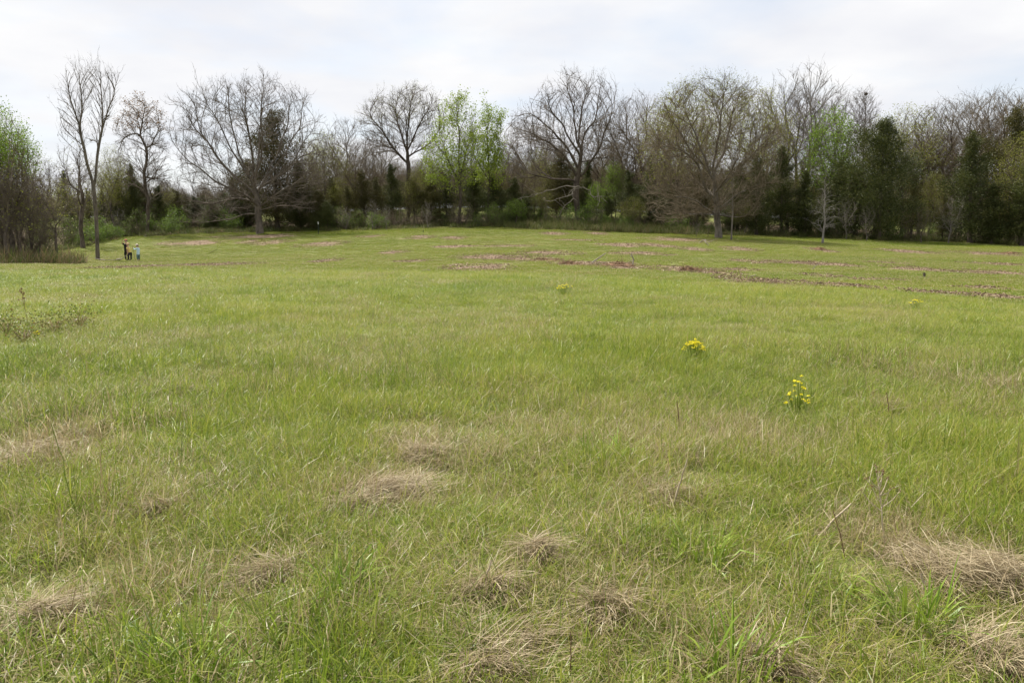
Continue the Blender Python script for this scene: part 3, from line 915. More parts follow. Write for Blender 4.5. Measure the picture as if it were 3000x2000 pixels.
# spreading oak standing in the field, left of centre
YO = 99.0
f = stand(762, YO)
L = [limb_line(None, [(762, 688), (760, 660), (757, 625), (754, 590), (751, 560), (742, 520)], YO, f),
     limb_line(0, [(758, 630), (718, 632), (664, 645), (606, 657), (557, 650)], YO, f, -3.0),
     limb_line(0, [(752, 570), (700, 530), (646, 480), (608, 430), (560, 380), (502, 290)], YO, f, 2.0),
     limb_line(0, [(754, 590), (690, 555), (640, 530), (580, 480), (530, 420)], YO, f, -3.5),
     limb_line(0, [(742, 520), (728, 440), (716, 350), (706, 245)], YO, f, 1.5),
     limb_line(0, [(746, 530), (768, 450), (778, 360), (785, 230)], YO, f, -2.0),
     limb_line(0, [(754, 570), (800, 470), (825, 380), (845, 270)], YO, f, 2.5),
     limb_line(0, [(757, 600), (807, 575), (874, 545), (935, 500)], YO, f, -2.5),
     limb_line(0, [(755, 585), (840, 500), (900, 420), (940, 360)], YO, f, -1.0),
     limb_line(0, [(758, 618), (829, 600), (914, 612)], YO, f, -4.0),
     limb_line(0, [(748, 545), (680, 430), (640, 330), (610, 240)], YO, f, -4.0),
     limb_line(0, [(754, 600), (740, 575), (730, 550)], YO, f, -6.5),
     limb_line(0, [(748, 550), (700, 460), (670, 360), (655, 250)], YO, f, 1.0), limb_line(0, [(745, 530), (745, 430), (748, 320), (745, 225)], YO, f, 4.0),
     limb_line(0, [(752, 575), (670, 500), (600, 400), (575, 300)], YO, f, -1.5), limb_line(0, [(752, 570), (800, 500), (870, 380), (885, 280)], YO, f, 1.5),
     limb_line(0, [(748, 545), (755, 440), (752, 330)], YO, f, -5.0), limb_line(0, [(754, 590), (690, 580), (620, 600), (560, 590)], YO, f, 1.0),
     limb_line(0, [(750, 560), (810, 520), (860, 460), (920, 420)], YO, f, 4.0),
     limb_line(0, [(750, 560), (770, 530), (775, 490)], YO, f, 6.5)]
poly = rel2([(545, 665), (515, 560), (505, 440), (492, 300), (520, 265), (565, 268), (600, 232), (700, 222), (785, 212), (850, 232), (905, 268), (945, 350), (985, 430), (975, 520), (930, 622), (850, 618), (760, 580), (660, 655)], YO, f)
m = build_tree("spreading_oak", 101, L, poly, 2600, 0.5, 0.65, 0.40, (0, 0, .16), 0.017, 2.25, (1.5, .45, 1.0, .012, .5), M_bark, M_twig, None, 0.8, shell=.5)
plant("oak_tree", m, f, "large bare spreading oak standing alone in the field left of centre", "open-grown oaks")

# round-topped oak
Y1 = 112.0
f = stand(1195, Y1)
L = [limb_line(None, [(1195, 655), (1196, 580), (1194, 500), (1192, 420), (1190, 350)], Y1, f),
     limb_line(0, [(1194, 480), (1150, 430), (1110, 370), (1075, 320)], Y1, f, -2),
     limb_line(0, [(1194, 450), (1165, 360), (1150, 290)], Y1, f, 2),
     limb_line(0, [(1192, 440), (1230, 370), (1270, 310)], Y1, f, -2),
     limb_line(0, [(1193, 465), (1250, 420), (1290, 370)], Y1, f, 2),
     limb_line(0, [(1192, 420), (1205, 340), (1215, 265)], Y1, f, -3)]
poly = rel2([(1080, 470), (1045, 390), (1045, 320), (1085, 295), (1140, 262), (1185, 244), (1250, 256), (1285, 270), (1310, 310), (1300, 400), (1265, 450), (1190, 440)], Y1, f)
m = build_tree("round_oak", 102, L, poly, 2400, 0.45, 0.6, 0.28, (0, 0, .16), 0.019, 2.25, (1.5, .4, .9, .011, .4), M_barkd, M_twig,
               (3200, .06, .13, M_bud, 13.0, .15), 0.85)
plant("oak_tree", m, f, "round-topped oak with brownish buds just left of the lime-green trees", "oaks in the wood's edge")

# oak with drooping dead limbs
Y2 = 105.0
f = stand(1690, Y2)
L = [limb_line(None, [(1693, 655), (1694, 600), (1692, 560), (1694, 530), (1692, 480), (1690, 420)], Y2, f),
     limb_line(0, [(1694, 530), (1670, 490), (1650, 455), (1625, 430), (1570, 400), (1510, 385)], Y2, f, -2),
     limb_line(0, [(1692, 500), (1650, 430), (1600, 370), (1560, 330), (1530, 300)], Y2, f, 2),
     limb_line(0, [(1690, 450), (1675, 350), (1660, 280), (1650, 220)], Y2, f, -2),
     limb_line(0, [(1691, 430), (1705, 330), (1720, 220)], Y2, f, 2),
     limb_line(0, [(1694, 528), (1718, 505), (1726, 480), (1755, 440), (1775, 380), (1800, 280)], Y2, f, -2.5),
     limb_line(0, [(1726, 482), (1790, 450), (1840, 420)], Y2, f, 1),
     limb_line(0, [(1694, 540), (1640, 535), (1570, 520), (1490, 512)], Y2, f, -3),
     limb_line(0, [(1692, 470), (1620, 340), (1590, 260)], Y2, f, -3),
     limb_line(0, [(1691, 440), (1750, 340), (1765, 240)], Y2, f, 3)]
poly = rel2([(1500, 540), (1478, 440), (1485, 350), (1540, 290), (1590, 250), (1650, 210), (1730, 208), (1800, 230), (1815, 300), (1830, 400), (1800, 470), (1730, 440), (1650, 470), (1580, 530)], Y2, f)
m = build_tree("drooping_oak", 103, L, poly, 2200, 0.5, 0.7, 0.37, (0, 0, .26), 0.021, 2.2, (1.25, .5, 1.0, .012, .35), M_barkd, M_twig, None, 0.85, wig=0.10)
t_ = plant("oak_tree", m, f, "bare oak with bleached dead limbs drooping from its trunk, right of centre", "oaks in the wood's edge")
dl = [rel([(1693, 545), (1680, 555), (1678, 580), (1650, 610), (1640, 635)], Y2 - 1.5, f), rel([(1679, 568), (1640, 580), (1612, 590)], Y2 - 1.5, f),
      rel([(1694, 545), (1725, 555), (1735, 575), (1755, 592)], Y2 - 1.5, f), rel([(1735, 575), (1768, 580)], Y2 - 1.5, f), rel([(1693, 548), (1650, 545), (1600, 562), (1550, 572), (1500, 590)], Y2 - 1.5, f)]
rr_ = np.random.default_rng(5)
for dpl in dl:
    fine = np.concatenate([np.linspace(a, b, 5)[:-1] for a, b in zip(dpl[:-1], dpl[1:])] + [dpl[-1:]]) + 0
    fine[1:] += rr_.normal(0, .08, fine[1:].shape)
    g = [(fine, np.linspace(.075, .022, len(fine)), np.zeros(len(fine), int), 6)]
    for _ in range(5):
        b0 = fine[rr_.integers(2, len(fine))]; dd_ = np.array([rr_.normal(0, .5), rr_.normal(0, .5), rr_.normal(-.1, .4)])
        g.append((np.stack([b0, b0 + dd_, b0 + dd_ * 1.6 + rr_.normal(0, .15, 3)]), np.array([.035, .025, .01]), np.zeros(3, int), 4))
    mobj("dead_limb", tube_mesh("dead_limb", g, M_dead), t_)

# wide bushy oak right of centre
Y3 = 90.0
f = stand(2103, Y3)
L = [limb_line(None, [(2105, 700), (2106, 660), (2103, 630), (2098, 590), (2095, 540), (2090, 480)], Y3, f),
     limb_line(0, [(2098, 600), (2060, 540), (2040, 480), (2000, 450), (1940, 430), (1900, 400)], Y3, f, -2),
     limb_line(0, [(2095, 540), (2070, 460), (2040, 380), (2010, 290)], Y3, f, 2),
     limb_line(0, [(2090, 490), (2100, 400), (2110, 300), (2115, 230)], Y3, f, -2),
     limb_line(0, [(2095, 520), (2130, 430), (2160, 340), (2190, 250)], Y3, f, 2.5),
     limb_line(0, [(2098, 570), (2160, 500), (2220, 430), (2270, 380)], Y3, f, -2),
     limb_line(0, [(2102, 625), (2040, 590), (1970, 580), (1900, 590)], Y3, f, -3),
     limb_line(0, [(2102, 620), (2160, 560), (2230, 540), (2280, 545)], Y3, f, -2),
     limb_line(0, [(2104, 635), (2050, 625), (1990, 640), (1950, 655)], Y3, f, -4),
     limb_line(0, [(2104, 635), (2150, 640), (2190, 632)], Y3, f, -4),
     limb_line(0, [(2096, 560), (2110, 520), (2120, 470)], Y3, f, -6),
     limb_line(0, [(2096, 580), (2080, 540), (2060, 500)], Y3, f, 6),
     limb_line(0, [(2094, 530), (2020, 440), (1960, 350), (1930, 290)], Y3, f, -2)]
poly = rel2([(1950, 672), (1885, 620), (1868, 520), (1865, 420), (1885, 330), (1940, 270), (2000, 238), (2060, 228), (2120, 218), (2200, 232), (2260, 265), (2298, 340), (2300, 430), (2290, 540), (2240, 600), (2190, 650), (2110, 620), (2020, 655)], Y3, f)
m = build_tree("bushy_oak", 104, L, poly, 3000, 0.45, 0.62, 0.36, (0, 0, .30), 0.016, 2.25, (2.1, .4, .9, .0105, .3), M_barkg, M_twigr,
               (6500, .07, .16, M_bud, 11.5, .22), 0.85)
plant("oak_tree", m, f, "wide bushy oak with budding yellow-green top, nearest large tree right of centre", "open-grown oaks")

# tall forked bare tree beside the three people
Y4 = 65.0
f = stand(287, Y4)
L = [limb_line(None, [(287, 760), (283, 700), (278, 620), (273, 550)], Y4, f),
     limb_line(0, [(273, 550), (262, 500), (250, 430), (238, 370), (222, 300), (208, 230)], Y4, f, -.8),
     limb_line(0, [(273, 550), (281, 490), (284, 420), (290, 360), (286, 290), (278, 215)], Y4, f, .8),
     limb_line(2, [(291, 385), (305, 330), (320, 270), (332, 205)], Y4, f, 1.0),
     limb_line(1, [(240, 375), (252, 320), (255, 260), (250, 200)], Y4, f, -1.4)]
poly = rel2([(200, 430), (165, 390), (160, 330), (185, 260), (200, 205), (250, 188), (300, 190), (345, 205), (352, 260), (338, 330), (315, 400), (275, 440), (240, 440)], Y4, f)
m = build_tree("forked_tree", 105, L, poly, 900, 0.4, 0.5, 0.145, (0, 0, .35), 0.016, 2.3, (1.0, .35, .9, .008, .8), M_bark, M_twig, None, 0.8, wig=0.03)
plant("bare_tree", m, f, "tall slender bare tree with a forked trunk beside the three people")

# crooked tree with withered leaves
Y5 = 97.0
f = stand(432, Y5)
L = [limb_line(None, [(432, 680), (430, 600), (428, 520), (427, 470), (430, 435), (420, 415), (410, 395)], Y5, f),
     limb_line(0, [(428, 437), (445, 430), (465, 405), (475, 370), (480, 330)], Y5, f, -1),
     limb_line(0, [(412, 398), (395, 385), (370, 400), (345, 400)], Y5, f, -1.5),
     limb_line(0, [(410, 395), (398, 350), (380, 320), (365, 290)], Y5, f, 1.5),
     limb_line(0, [(410, 395), (420, 350), (430, 310), (410, 285)], Y5, f, -1),
     limb_line(0, [(428, 510), (460, 520), (500, 530)], Y5, f, -1.5)]
poly = rel2([(370, 560), (338, 470), (332, 380), (350, 310), (390, 278), (430, 278), (470, 300), (492, 350), (500, 430), (512, 540), (470, 580), (430, 500)], Y5, f)
m = build_tree("crooked_tree", 106, L, poly, 1700, 0.4, 0.5, 0.20, (0, 0, .05), 0.018, 2.3, (1.5, .3, .7, .010, .15), M_barkd, M_twig,
               (1500, .10, .22, M_brownleaf, 12.0, .15), 0.9, wig=0.10)
plant("crooked_tree", m, f, "crooked dark-trunked tree with a few withered brown leaves behind the people")

# the two lime-green trees
for (sd, px, Y_, pl, lab, mat, nl) in [
    (107, 1345, 104, [(1250, 560), (1235, 470), (1265, 380), (1300, 300), (1335, 258), (1375, 280), (1400, 330), (1405, 430), (1400, 520), (1350, 560)], "airy lime-green tree in young leaf beside the round-topped oak", M_lime, 9500),
    (108, 1432, 106, [(1385, 540), (1392, 420), (1405, 335), (1440, 312), (1470, 330), (1468, 400), (1478, 480), (1460, 560)], "upright lime-green tree in young leaf, right of the airy lime-green one", M_lime, 8500)]:
    f = stand(px, Y_)
    L = [limb_line(None, [(px, 660), (px + 2, 560), (px - 2, 460), (px - 3, 380), (px - 4, 300)], Y_, f),
         limb_line(0, [(px + 1, 540), (px - 40, 450), (px - 55, 390)], Y_, f, -1), limb_line(0, [(px, 520), (px + 28, 430), (px + 38, 360)], Y_, f, 1)]
    m = build_tree("lime_tree", sd, L, rel2(pl, Y_, f), 1000, 0.45, 0.65, 0.17, (0, 0, .3), 0.014, 2.3, (1.6, .4, .9, .008, .5), M_barkd, M_twig, (nl, .13, .28, mat, 3.5, .25), 0.9)
    plant("leafing_tree", m, f, lab, "trees in young leaf")
print("heroes done")

# ------------------------------------------------------------------ tree kinds to copy
def simple_tree(seed, H, W, natt, r_base, split, twig, bark, twm, leaves=None, low=0.3, trop=.2, D=.5, kill=.7, wig=.08, r_tip=.017):
    rng = np.random.default_rng(seed + 900)
    L = [(None, np.array([[0, 0, 0], [rng.normal(0, .1), 0, H * .2], [rng.normal(0, .3), rng.normal(0, .3), H * .45], [rng.normal(0, .4), rng.normal(0, .4), H * .8]]))]
    for i in range(split):
        a = i * 6.283 / split + rng.normal(0, .4); z = H * (low + .1 * rng.random() + .05 * i)
        d_ = np.array([math.cos(a), math.sin(a), 0]) * W * .5
        L.append((0, np.array([[0, 0, z], d_ * .35 + [0, 0, z + H * .12], d_ * .8 + [0, 0, z + H * .34]])))
    pl = [(-W * .3, H * low), (-W * .5, H * .55), (-W * .46, H * .78), (-W * .22, H * .96), (0, H), (W * .25, H * .95), (W * .47, H * .76), (W * .5, H * .52), (W * .3, H * (low + .03))]
    return build_tree("kind%d" % seed, seed, L, pl, natt, D, kill, r_base, (0, 0, trop), r_tip, 2.3, twig, bark, twm, leaves, 1.0, wig=wig)

BARE = [simple_tree(201, 17, 8.5, 1100, .19, 4, (1.7, .4, 1.0, .011, .5), M_barkd, M_twig),
        simple_tree(202, 17, 6.5, 900, .17, 3, (1.7, .4, 1.0, .011, .6), M_bark, M_twigg, None, .35),
        simple_tree(203, 17, 10, 1300, .20, 5, (1.7, .4, .9, .011, .3), M_barkd, M_twigr, None, .25),
        simple_tree(204, 17, 7.5, 1000, .18, 4, (2.0, .4, .9, .011, .5), M_bark, M_twigr, (2600, .05, .11, M_bud, 7, .18), .3)]
YOUNGL = simple_tree(213, 14, 6.5, 800, .13, 5, (2.0, .4, .9, .009, .4), M_barkd, M_twigr, (6500, .10, .22, M_green, 8.5, .28), .22)
YOUNG = [simple_tree(211, 14, 6.5, 700, .15, 4, (1.7, .4, .9, .009, .4), M_barkd, M_twig, (7000, .13, .27, M_green, 5, .28), .3),
         simple_tree(212, 14, 7.0, 700, .15, 4, (1.7, .4, .9, .009, .4), M_bark, M_twigr, (8500, .08, .17, M_bud, 4, .28), .3)]
SAPL = [simple_tree(221, 7, 2.6, 150, .06, 5, (1.4, .3, .6, .009, .2), M_barkg, M_twigg, None, .18, .05, .3, .45, .04, .010),
        simple_tree(222, 8, 2.2, 150, .07, 4, (1.5, .3, .7, .008, .4), M_barkd, M_twig, (260, .06, .14, M_bud, 2, .1), .2, .3, .3, .45, .05, .010)]
print("kinds done")

def cedar(seed, H, W, mat, bare=0.10, dens=1.0, fat=.95):
    """red cedar: straight stem, upswept boughs thick with fine foliage"""
    rng = np.random.default_rng(seed)
    z = np.linspace(0, H, 14)
    P = np.stack([np.cumsum(rng.normal(0, .03, 14)), np.cumsum(rng.normal(0, .03, 14)), z], -1)
    R = np.interp(z, [0, H], [H * .018, .01]); R[0] *= 1.5
    g0 = (P, R, np.zeros(14, int), 7)
    BP, BR, BI, C, A = [], [], [], [], []
    nb = int(34 * H / 9)
    lob = rng.normal(0, .32, 40)
    for i in range(nb):
        t = bare + (0.99 - bare) * ((i + rng.random()) / nb)
        zz = t * H; a = i * 2.4 + rng.normal(0, .3)
        prof = min(1.0, ((1 - t) * 1.2) ** fat + .02) * (0.5 + .5 * min(1, (t - bare) / .16 + .3))
        L_ = W * .5 * prof * rng.uniform(.5, 1.35) * (1 + lob[int(a * 3) % 40])
        el = rng.uniform(.15, .6) + .5 * t
        b0 = np.array([np.interp(zz, z, P[:, 0]), np.interp(zz, z, P[:, 1]), zz])
        s = np.linspace(0, 1, 5)[:, None]
        dirh = np.array([math.cos(a), math.sin(a), 0])
        bp = b0 + dirh * L_ * s * math.cos(el) + np.array([0, 0, 1]) * L_ * math.sin(el) * (s ** 1.3)
        BP.append(bp); BR.append(np.linspace(.035, .008, 5) * min(1, L_ / 1.5 + .3)); BI.append(np.full(5, i))
        k = int((60 + 210 * L_) * dens)
        tt = rng.random(k) ** .75
        cc = b0 + dirh * (L_ * tt * math.cos(el))[:, None] + np.array([0, 0, 1.0]) * (L_ * math.sin(el) * tt ** 1.3)[:, None]
        sp = (.14 + .20 * L_ * (1 - tt * .6))[:, None]
        cc = cc + rng.normal(0, 1, (k, 3)) * sp * np.array([1, 1, .75])
        C.append(cc)
        dv = dirh * .7 + rng.normal(0, .5, (k, 3)) + np.array([0, 0, .55]); A.append(dv / np.linalg.norm(dv, axis=1)[:, None])
    C = np.concatenate(C); A = np.concatenate(A); n_ = len(C)
    b = rng.normal(0, 1, (n_, 3)); b -= A * (A * b).sum(1)[:, None]; b /= np.linalg.norm(b, axis=1)[:, None]
    Lf = rng.uniform(.08, .24, (n_, 1)); Wf = Lf * rng.uniform(.2, .42, (n_, 1)); nn = np.cross(A, b)
    Vv = np.stack([C - A * Lf * .5, C + b * Wf * .5 + nn * Wf * .2, C + A * Lf * .5, C - b * Wf * .5 + nn * Wf * .2], 1).reshape(-1, 3)
    o_ = np.arange(n_)[:, None] * 4
    Tt = np.concatenate([o_ + np.array([[0, 1, 2]]), o_ + np.array([[0, 2, 3]])])
    bl_ = np.stack([np.repeat(rng.random(n_), 4)] + [np.ones(n_ * 4)] * 3, -1).astype(np.float32)
    g1 = (np.concatenate(BP), np.concatenate(BR), np.concatenate(BI), 4)
    return {"trunk": tube_mesh("cedar_trunk", [g0, g1], M_barkd), "crown": mesh_np("cedar_crown", Vv, [Tt], [mat], False, {"bl": ('FLOAT_COLOR', bl_)}), "height": H, "width": W}

CED = [cedar(301, 10, 6.0, M_cedar, .05, 1.9), cedar(302, 10, 4.6, M_cedar, .05, 1.9), cedar(303, 10, 7.0, M_cedarb, .05, 1.8, .75), cedar(304, 10, 6.0, M_cedarb, .14, 1.2), cedar(305, 10, 9.0, M_cedar, .04, 1.9, .72)]

def shrub(seed, H, W, natt, nleaf, leafm, twm, lo, hi, stems=6, per=1.6):
    rng = np.random.default_rng(seed)
    L = []
    for i in range(stems):
        a = rng.random() * 6.283; d_ = np.array([math.cos(a), math.sin(a), 0]) * W * .25
        L.append((None if i == 0 else 0, np.array([[0, 0, 0], d_ * .5 + [0, 0, H * .2], d_ + [0, 0, H * .45]])))
    pl = [(-W * .35, .1 * H), (-W * .5, H * .5), (-W * .3, H * .9), (0, H), (W * .3, H * .92), (W * .5, H * .5), (W * .35, .1 * H)]
    lv = (nleaf, lo, hi, leafm, .05, .12) if nleaf else None
    return build_tree("bush%d" % seed, seed, L, pl, natt, .28, .4, .05, (0, 0, .2), .007, 2.3, (per, .2, .5, .0065, .4), M_barkd, twm, lv, 1.0, wig=.05, thick=.02, shell=.6)
BUSHG = [shrub(401, 1.6, 2.4, 170, 2200, M_shrub, M_twig, .06, .15), shrub(402, 2.2, 2.4, 170, 2000, M_shrub, M_twig, .06, .15)]
BUSHB = [shrub(411, 2.6, 3.0, 260, 0, None, M_twigr, 0, 0, 7, 2.2), shrub(412, 3.2, 2.8, 260, 350, M_bud, M_twig, .05, .11, 7, 2.2)]
BUSHB.append(shrub(413, 2.8, 2.6, 220, 1100, M_shrub, M_twigr, .05, .12, 6, 2.0))
print("bushes done")

ZONES = [(-900, 40, "at the picture's left edge"), (40, 250, "in the left thicket"), (250, 520, "around the crooked tree"), (520, 745, "behind the left side of the lone oak"), (745, 960, "behind the right side of the lone oak"), (960, 1110, "left of the round-topped oak's trunk"), (1110, 1235, "under and behind the round-topped oak"),
         (1235, 1485, "among the lime-green trees"), (1485, 1850, "behind the oak with dead limbs"), (1850, 2300, "behind the wide bushy oak"),
         (2300, 2480, "below the tallest bare trees"), (2480, 2720, "around the broad right-hand cedar"), (2720, 4000, "at the right edge of the wood")]
ORD = ["leftmost", "second from left", "third from left", "fourth from left", "fifth from left", "sixth from left", "seventh from left", "eighth from left", "ninth from left", "tenth from left", "eleventh from left", "twelfth from left"]
QUEUE = {}
def queue(kind, name, desc, cat, group, px, Y_, meshes, s, rz):
    for a, b, z in ZONES:
        if a <= px < b: QUEUE.setdefault((kind, z, desc), []).append((px, Y_, name, cat, group, meshes, s, rz))
def flush():
    for (kind, z, desc), L_ in QUEUE.items():
        L_.sort(key=lambda q: q[0])
        for i, (px, Y_, name, cat, group, meshes, s, rz) in enumerate(L_):
            lab = desc + " " + z + ("" if len(L_) == 1 else ", " + ORD[i] if i < 12 else ", number %d from the left" % (i + 1))
            plant(name, meshes, stand(px, Y_), lab, group, rz, s, cat)
rq = np.random.default_rng(77)
def by_top(px, top, Y_, meshes):
    f_ = stand(px, Y_); return (at(px, top, Y_)[2] - f_[2]) / meshes["height"]

# bare trees of the wood behind: column, crown top row, depth, kind
for px, top, Y_, k in [(-60,330,72,0),(-20,470,110,2),(60,455,104,2),(110,470,112,3),(150,455,118,0),(205,500,108,2),(330,470,112,3),(385,470,106,2),(450,470,105,2),(355,440,104,3),(480,520,108,2),(-35,430,61,2),(28,450,62,2),(88,480,64,2),(130,520,72,2),(505,560,128,2),
    (880,425,112,2),(925,405,120,0),(985,385,116,2),(1025,330,122,0),(1070,400,114,2),(1120,360,126,2),(1290,400,124,2),(1385,330,126,1),(1490,390,122,2),(1545,330,128,2),(1600,360,124,0),
    (1760,320,120,2),(1822,262,118,2),(1875,242,116,2),(1925,300,122,3),(1990,330,118,2),(2060,300,124,3),(2230,320,118,3),(2305,182,110,1),(2372,158,112,1),(2440,255,116,0),(2335,240,120,0),
    (2600,330,120,2),(2690,290,116,2),(2755,262,112,2),(2812,246,114,2),(2868,238,117,0),(2925,232,113,2),(2985,240,118,2),(3050,250,114,3),(3120,280,118,2),(2650,390,124,0),(2780,360,126,3),(905,440,107,3),(960,430,110,3),(1045,430,109,2),(1095,420,118,3),(1215,470,118,2),(1330,460,116,3),(1470,420,110,3),(1530,440,112,2),(1565,480,108,3),(1630,400,118,2),(1715,420,122,3),(1790,400,114,3),(1850,380,112,2),(2250,400,112,3),(2480,400,115,2),(2720,350,116,3),(2800,420,108,3),(540,540,118,2),(610,550,120,3),(690,500,116,2)]:
    m = BARE[k]; s = by_top(px, top, Y_, m)
    wx = rq.uniform(.9, 1.15)
    desc = ["dark bare tree", "tall slender grey tree", "bare brown twiggy tree", "bare tree with yellowish buds"][k]
    queue("bare", "bare_tree", desc, "tree", "bare trees of the wood", px, Y_, m, (s * wx, s * wx, s), rq.random() * 6.28)
# trees in young leaf
for px, top, Y_, k, wx in [(0,290,60,0,1.0),(55,340,62,0,.8),(955,380,114,1,1.0),(1020,470,112,1,.9),(2425,305,104,0,.85),(2640,300,113,1,1.2),(2560,330,116,1,.9),(2985,380,98,1,1.0),(3060,420,97,1,1.1),
                           (1460,470,112,1,.8),(1255,440,108,1,.8),(1580,430,116,1,1.0),(1990,240,104,1,1.2),(2200,255,106,1,1.2),(340,420,100,1,.9),(1800,470,112,0,.8),(2360,430,108,1,.8),(1000,520,108,1,1.2),(1225,490,107,1,1.1),(1512,580,102,0,1.7),(1585,545,107,1,1.2),(1745,530,106,0,1.0),(1852,575,103,1,1.8),(300,500,104,1,1.0),(485,540,107,1,1.5),(2180,580,99,1,1.6),(2725,500,106,1,1.0),(200,520,95,1,1.0)]:
    m = YOUNGL if px < 80 else YOUNG[k]; s = by_top(px, top, Y_, m)
    queue("young", "leafing_tree", ["tree in bright green young leaf", "tree in pale yellow-green leaf"][k], "tree", "trees in young leaf", px, Y_, m, (s * wx, s * wx, s), rq.random() * 6.28)
# cedars: column, top row, depth, crown width in photo pixels, kind
for px, top, Y_, w, k in [(200,500,96,60,1),(390,480,101,80,0),(355,520,103,70,1),(470,545,103,70,0),(525,560,106,80,3),(575,575,108,80,0),(625,590,106,90,4),(690,520,108,110,0),
    (815,332,106,210,2),(730,470,110,150,2),(880,470,108,110,1),(975,520,108,80,3),(1020,545,106,70,3),(1060,500,108,80,2),(1105,520,107,90,3),(1150,480,109,90,0),(1215,520,107,100,3),
    (1265,540,106,90,2),(1310,510,109,90,0),(1390,500,108,90,0),(1450,520,106,100,0),(1505,520,107,100,0),(1545,560,109,70,1),(1640,440,113,120,2),(1720,470,112,90,1),(1775,560,107,80,0),(1840,500,108,90,0),
    (1900,470,105,90,1),(1960,520,104,100,0),(2040,510,104,110,2),(2160,480,103,110,0),(2215,450,99,130,0),(2290,430,101,150,0),(2355,500,100,100,1),(2455,470,101,110,0),
    (2575,352,98,270,4),(2668,520,101,110,3),(2500,500,102,90,2),(2760,570,101,70,3),(2842,385,98,180,0),(2905,540,97,100,1),(2955,325,102,150,2),(2995,480,95,150,0),(3060,400,97,160,0),(3130,420,98,170,4),
    (-70,560,98,120,0),(495,562,112,120,4),(548,572,110,110,2),(600,575,113,120,4),(655,560,111,130,0),(420,540,106,110,2),(880,545,106,110,4),(935,560,105,90,2),(960,590,104,80,4),(20,590,104,90,3),(120,600,112,80,0),(265,560,105,60,3),(310,560,101,70,0),(1585,600,112,60,3),(2420,560,103,90,2)]:
    m = CED[k]; s = by_top(px, top, Y_, m); sx = min(2.0 * s, max(.9 * s, 1.2 * w * Y_ / F / m["width"]))
    queue("cedar", "cedar_tree", ["dark green cedar", "narrow dark cedar", "bronze-tinged cedar", "thin olive cedar with bare lower stem", "broad dark cedar"][k], "tree", "cedars of the wood", px, Y_, m, (sx, sx, s), rq.random() * 6.28)
# saplings at the wood's edge and in the field
for px, top, Y_, k in [(165,470,60.5,1),(60,430,58,1),(20,400,57,1),(95,500,60,1),(115,560,59,1),(1015,600,102,0),(1092,575,101,0),(1132,590,100.5,0),(1253,580,100.5,0),(2040,640,90,0),(2075,630,91,1),(2780,560,96,0),(2480,560,96,0),(2540,590,95,0),(2700,580,95,1),(235,420,88,1),(305,560,95,1),(350,600,96,0),(1330,600,102,1),(1600,590,103,1),(1760,600,102,1),(-30,430,59,1)]:
    m = SAPL[k]; s = by_top(px, top, Y_, m); wx = rq.uniform(.8, 1.1) * min(1.4, 1.0 / max(.5, s) + .35)
    queue("sapling", "sapling", ["pale grey bare sapling", "thin dark sapling"][k], "sapling", "saplings", px, Y_, m, (s * wx, s * wx, s), rq.random() * 6.28)
# undergrowth
for i, (c0, c1, n_, dep) in enumerate([(-150, 130, 16, (58, 72)), (100, 260, 9, (80, 98)), (250, 530, 18, (-1.0, 6)), (530, 960, 20, (1.5, 8)), (960, 1500, 30, (-1.0, 5)), (1500, 1900, 16, (-.5, 6)), (1900, 2480, 24, (0, 6)), (2480, 3100, 26, (-.5, 5))]):
    for j in range(n_):
        px = c0 + (c1 - c0) * (j + rq.random()) / n_
        if i > 1:
            q_ = stand(px, 100); Y_ = float(wood_edge(q_[0], q_[1])) + rq.uniform(*dep)
        else: Y_ = rq.uniform(*dep)
        g_ = rq.random() < [.1, .35, .4, .5, .38, .45, .45, .4][i]
        m = BUSHG[rq.integers(0, 2)] if g_ else BUSHB[rq.integers(0, 3)]
        s = rq.uniform(.45, 1.15) * (1.25 if i == 0 else 1)
        queue("bush", "bush", "low green leafy bush" if g_ else "brown twiggy bush", "bush", "undergrowth of the wood", px, Y_, m, (s * 1.1, s * 1.1, s), rq.random() * 6.28)
flush()
# the wood going on behind, read as one mass
far_coll = bpy.data.collections.new("far_tree")
for i, m in enumerate([CED[0], CED[2], CED[4], BARE[0], BARE[2], BARE[3]]):
    far_coll.objects.link(bpy.data.objects.new("far_tree_%02d" % i, m["crown"]))
p = spread(rq, 150, 215, .05, .74, 10)
X, Y = p[:, 0], p[:, 1]; n = len(p)
pk = rq.integers(0, 6, n); sc_ = rq.uniform(.75, 1.15, n) * np.where(pk < 3, .9, .72)
colx = 1500 + F * X / Y
sc_ = sc_ * np.interp(colx, [-300, 200, 900, 1150, 1500, 3000], [.55, .45, .5, .75, .8, .9])
scatter("far_wood", np.stack([X, Y, gmesh(X, Y)], -1), rq.random(n) * 6.28, np.stack([sc_, sc_, sc_], -1), pk, np.zeros(n), np.zeros(n), far_coll)

# standalone saplings with their own look
f = stand(2411, 86)
Hs = at(2411, 472, 86)[2] - f[2]
L = [(None, np.array([[0, 0, 0], [.05, 0, Hs * .3], [0, .05, Hs * .6], [.08, 0, Hs * .97]]))]
pl = [(-.3, Hs * .12), (-1.75, Hs * .25), (-1.3, Hs * .5), (-.5, Hs * .8), (0, Hs), (.5, Hs * .8), (1.3, Hs * .5), (1.75, Hs * .25), (.3, Hs * .12)]
m = build_tree("silvery_sapling", 232, L, pl, 300, .28, .40, .10, (0, 0, -.02), .014, 2.3, (1.0, .25, .6, .009, .12), M_pale, M_pale, None, 1.0, wig=.02, shell=.8, rad=.1)
plant("sapling", m, f, "silvery bare cone-shaped sapling standing in the grass before the right cedars", None, cat="sapling")
f = stand(2143, 86); Hs = at(2143, 505, 86)[2] - f[2]
L = [(None, np.array([[0, 0, 0], [0, 0, Hs * .4], [-.05, 0, Hs * .97]]))]
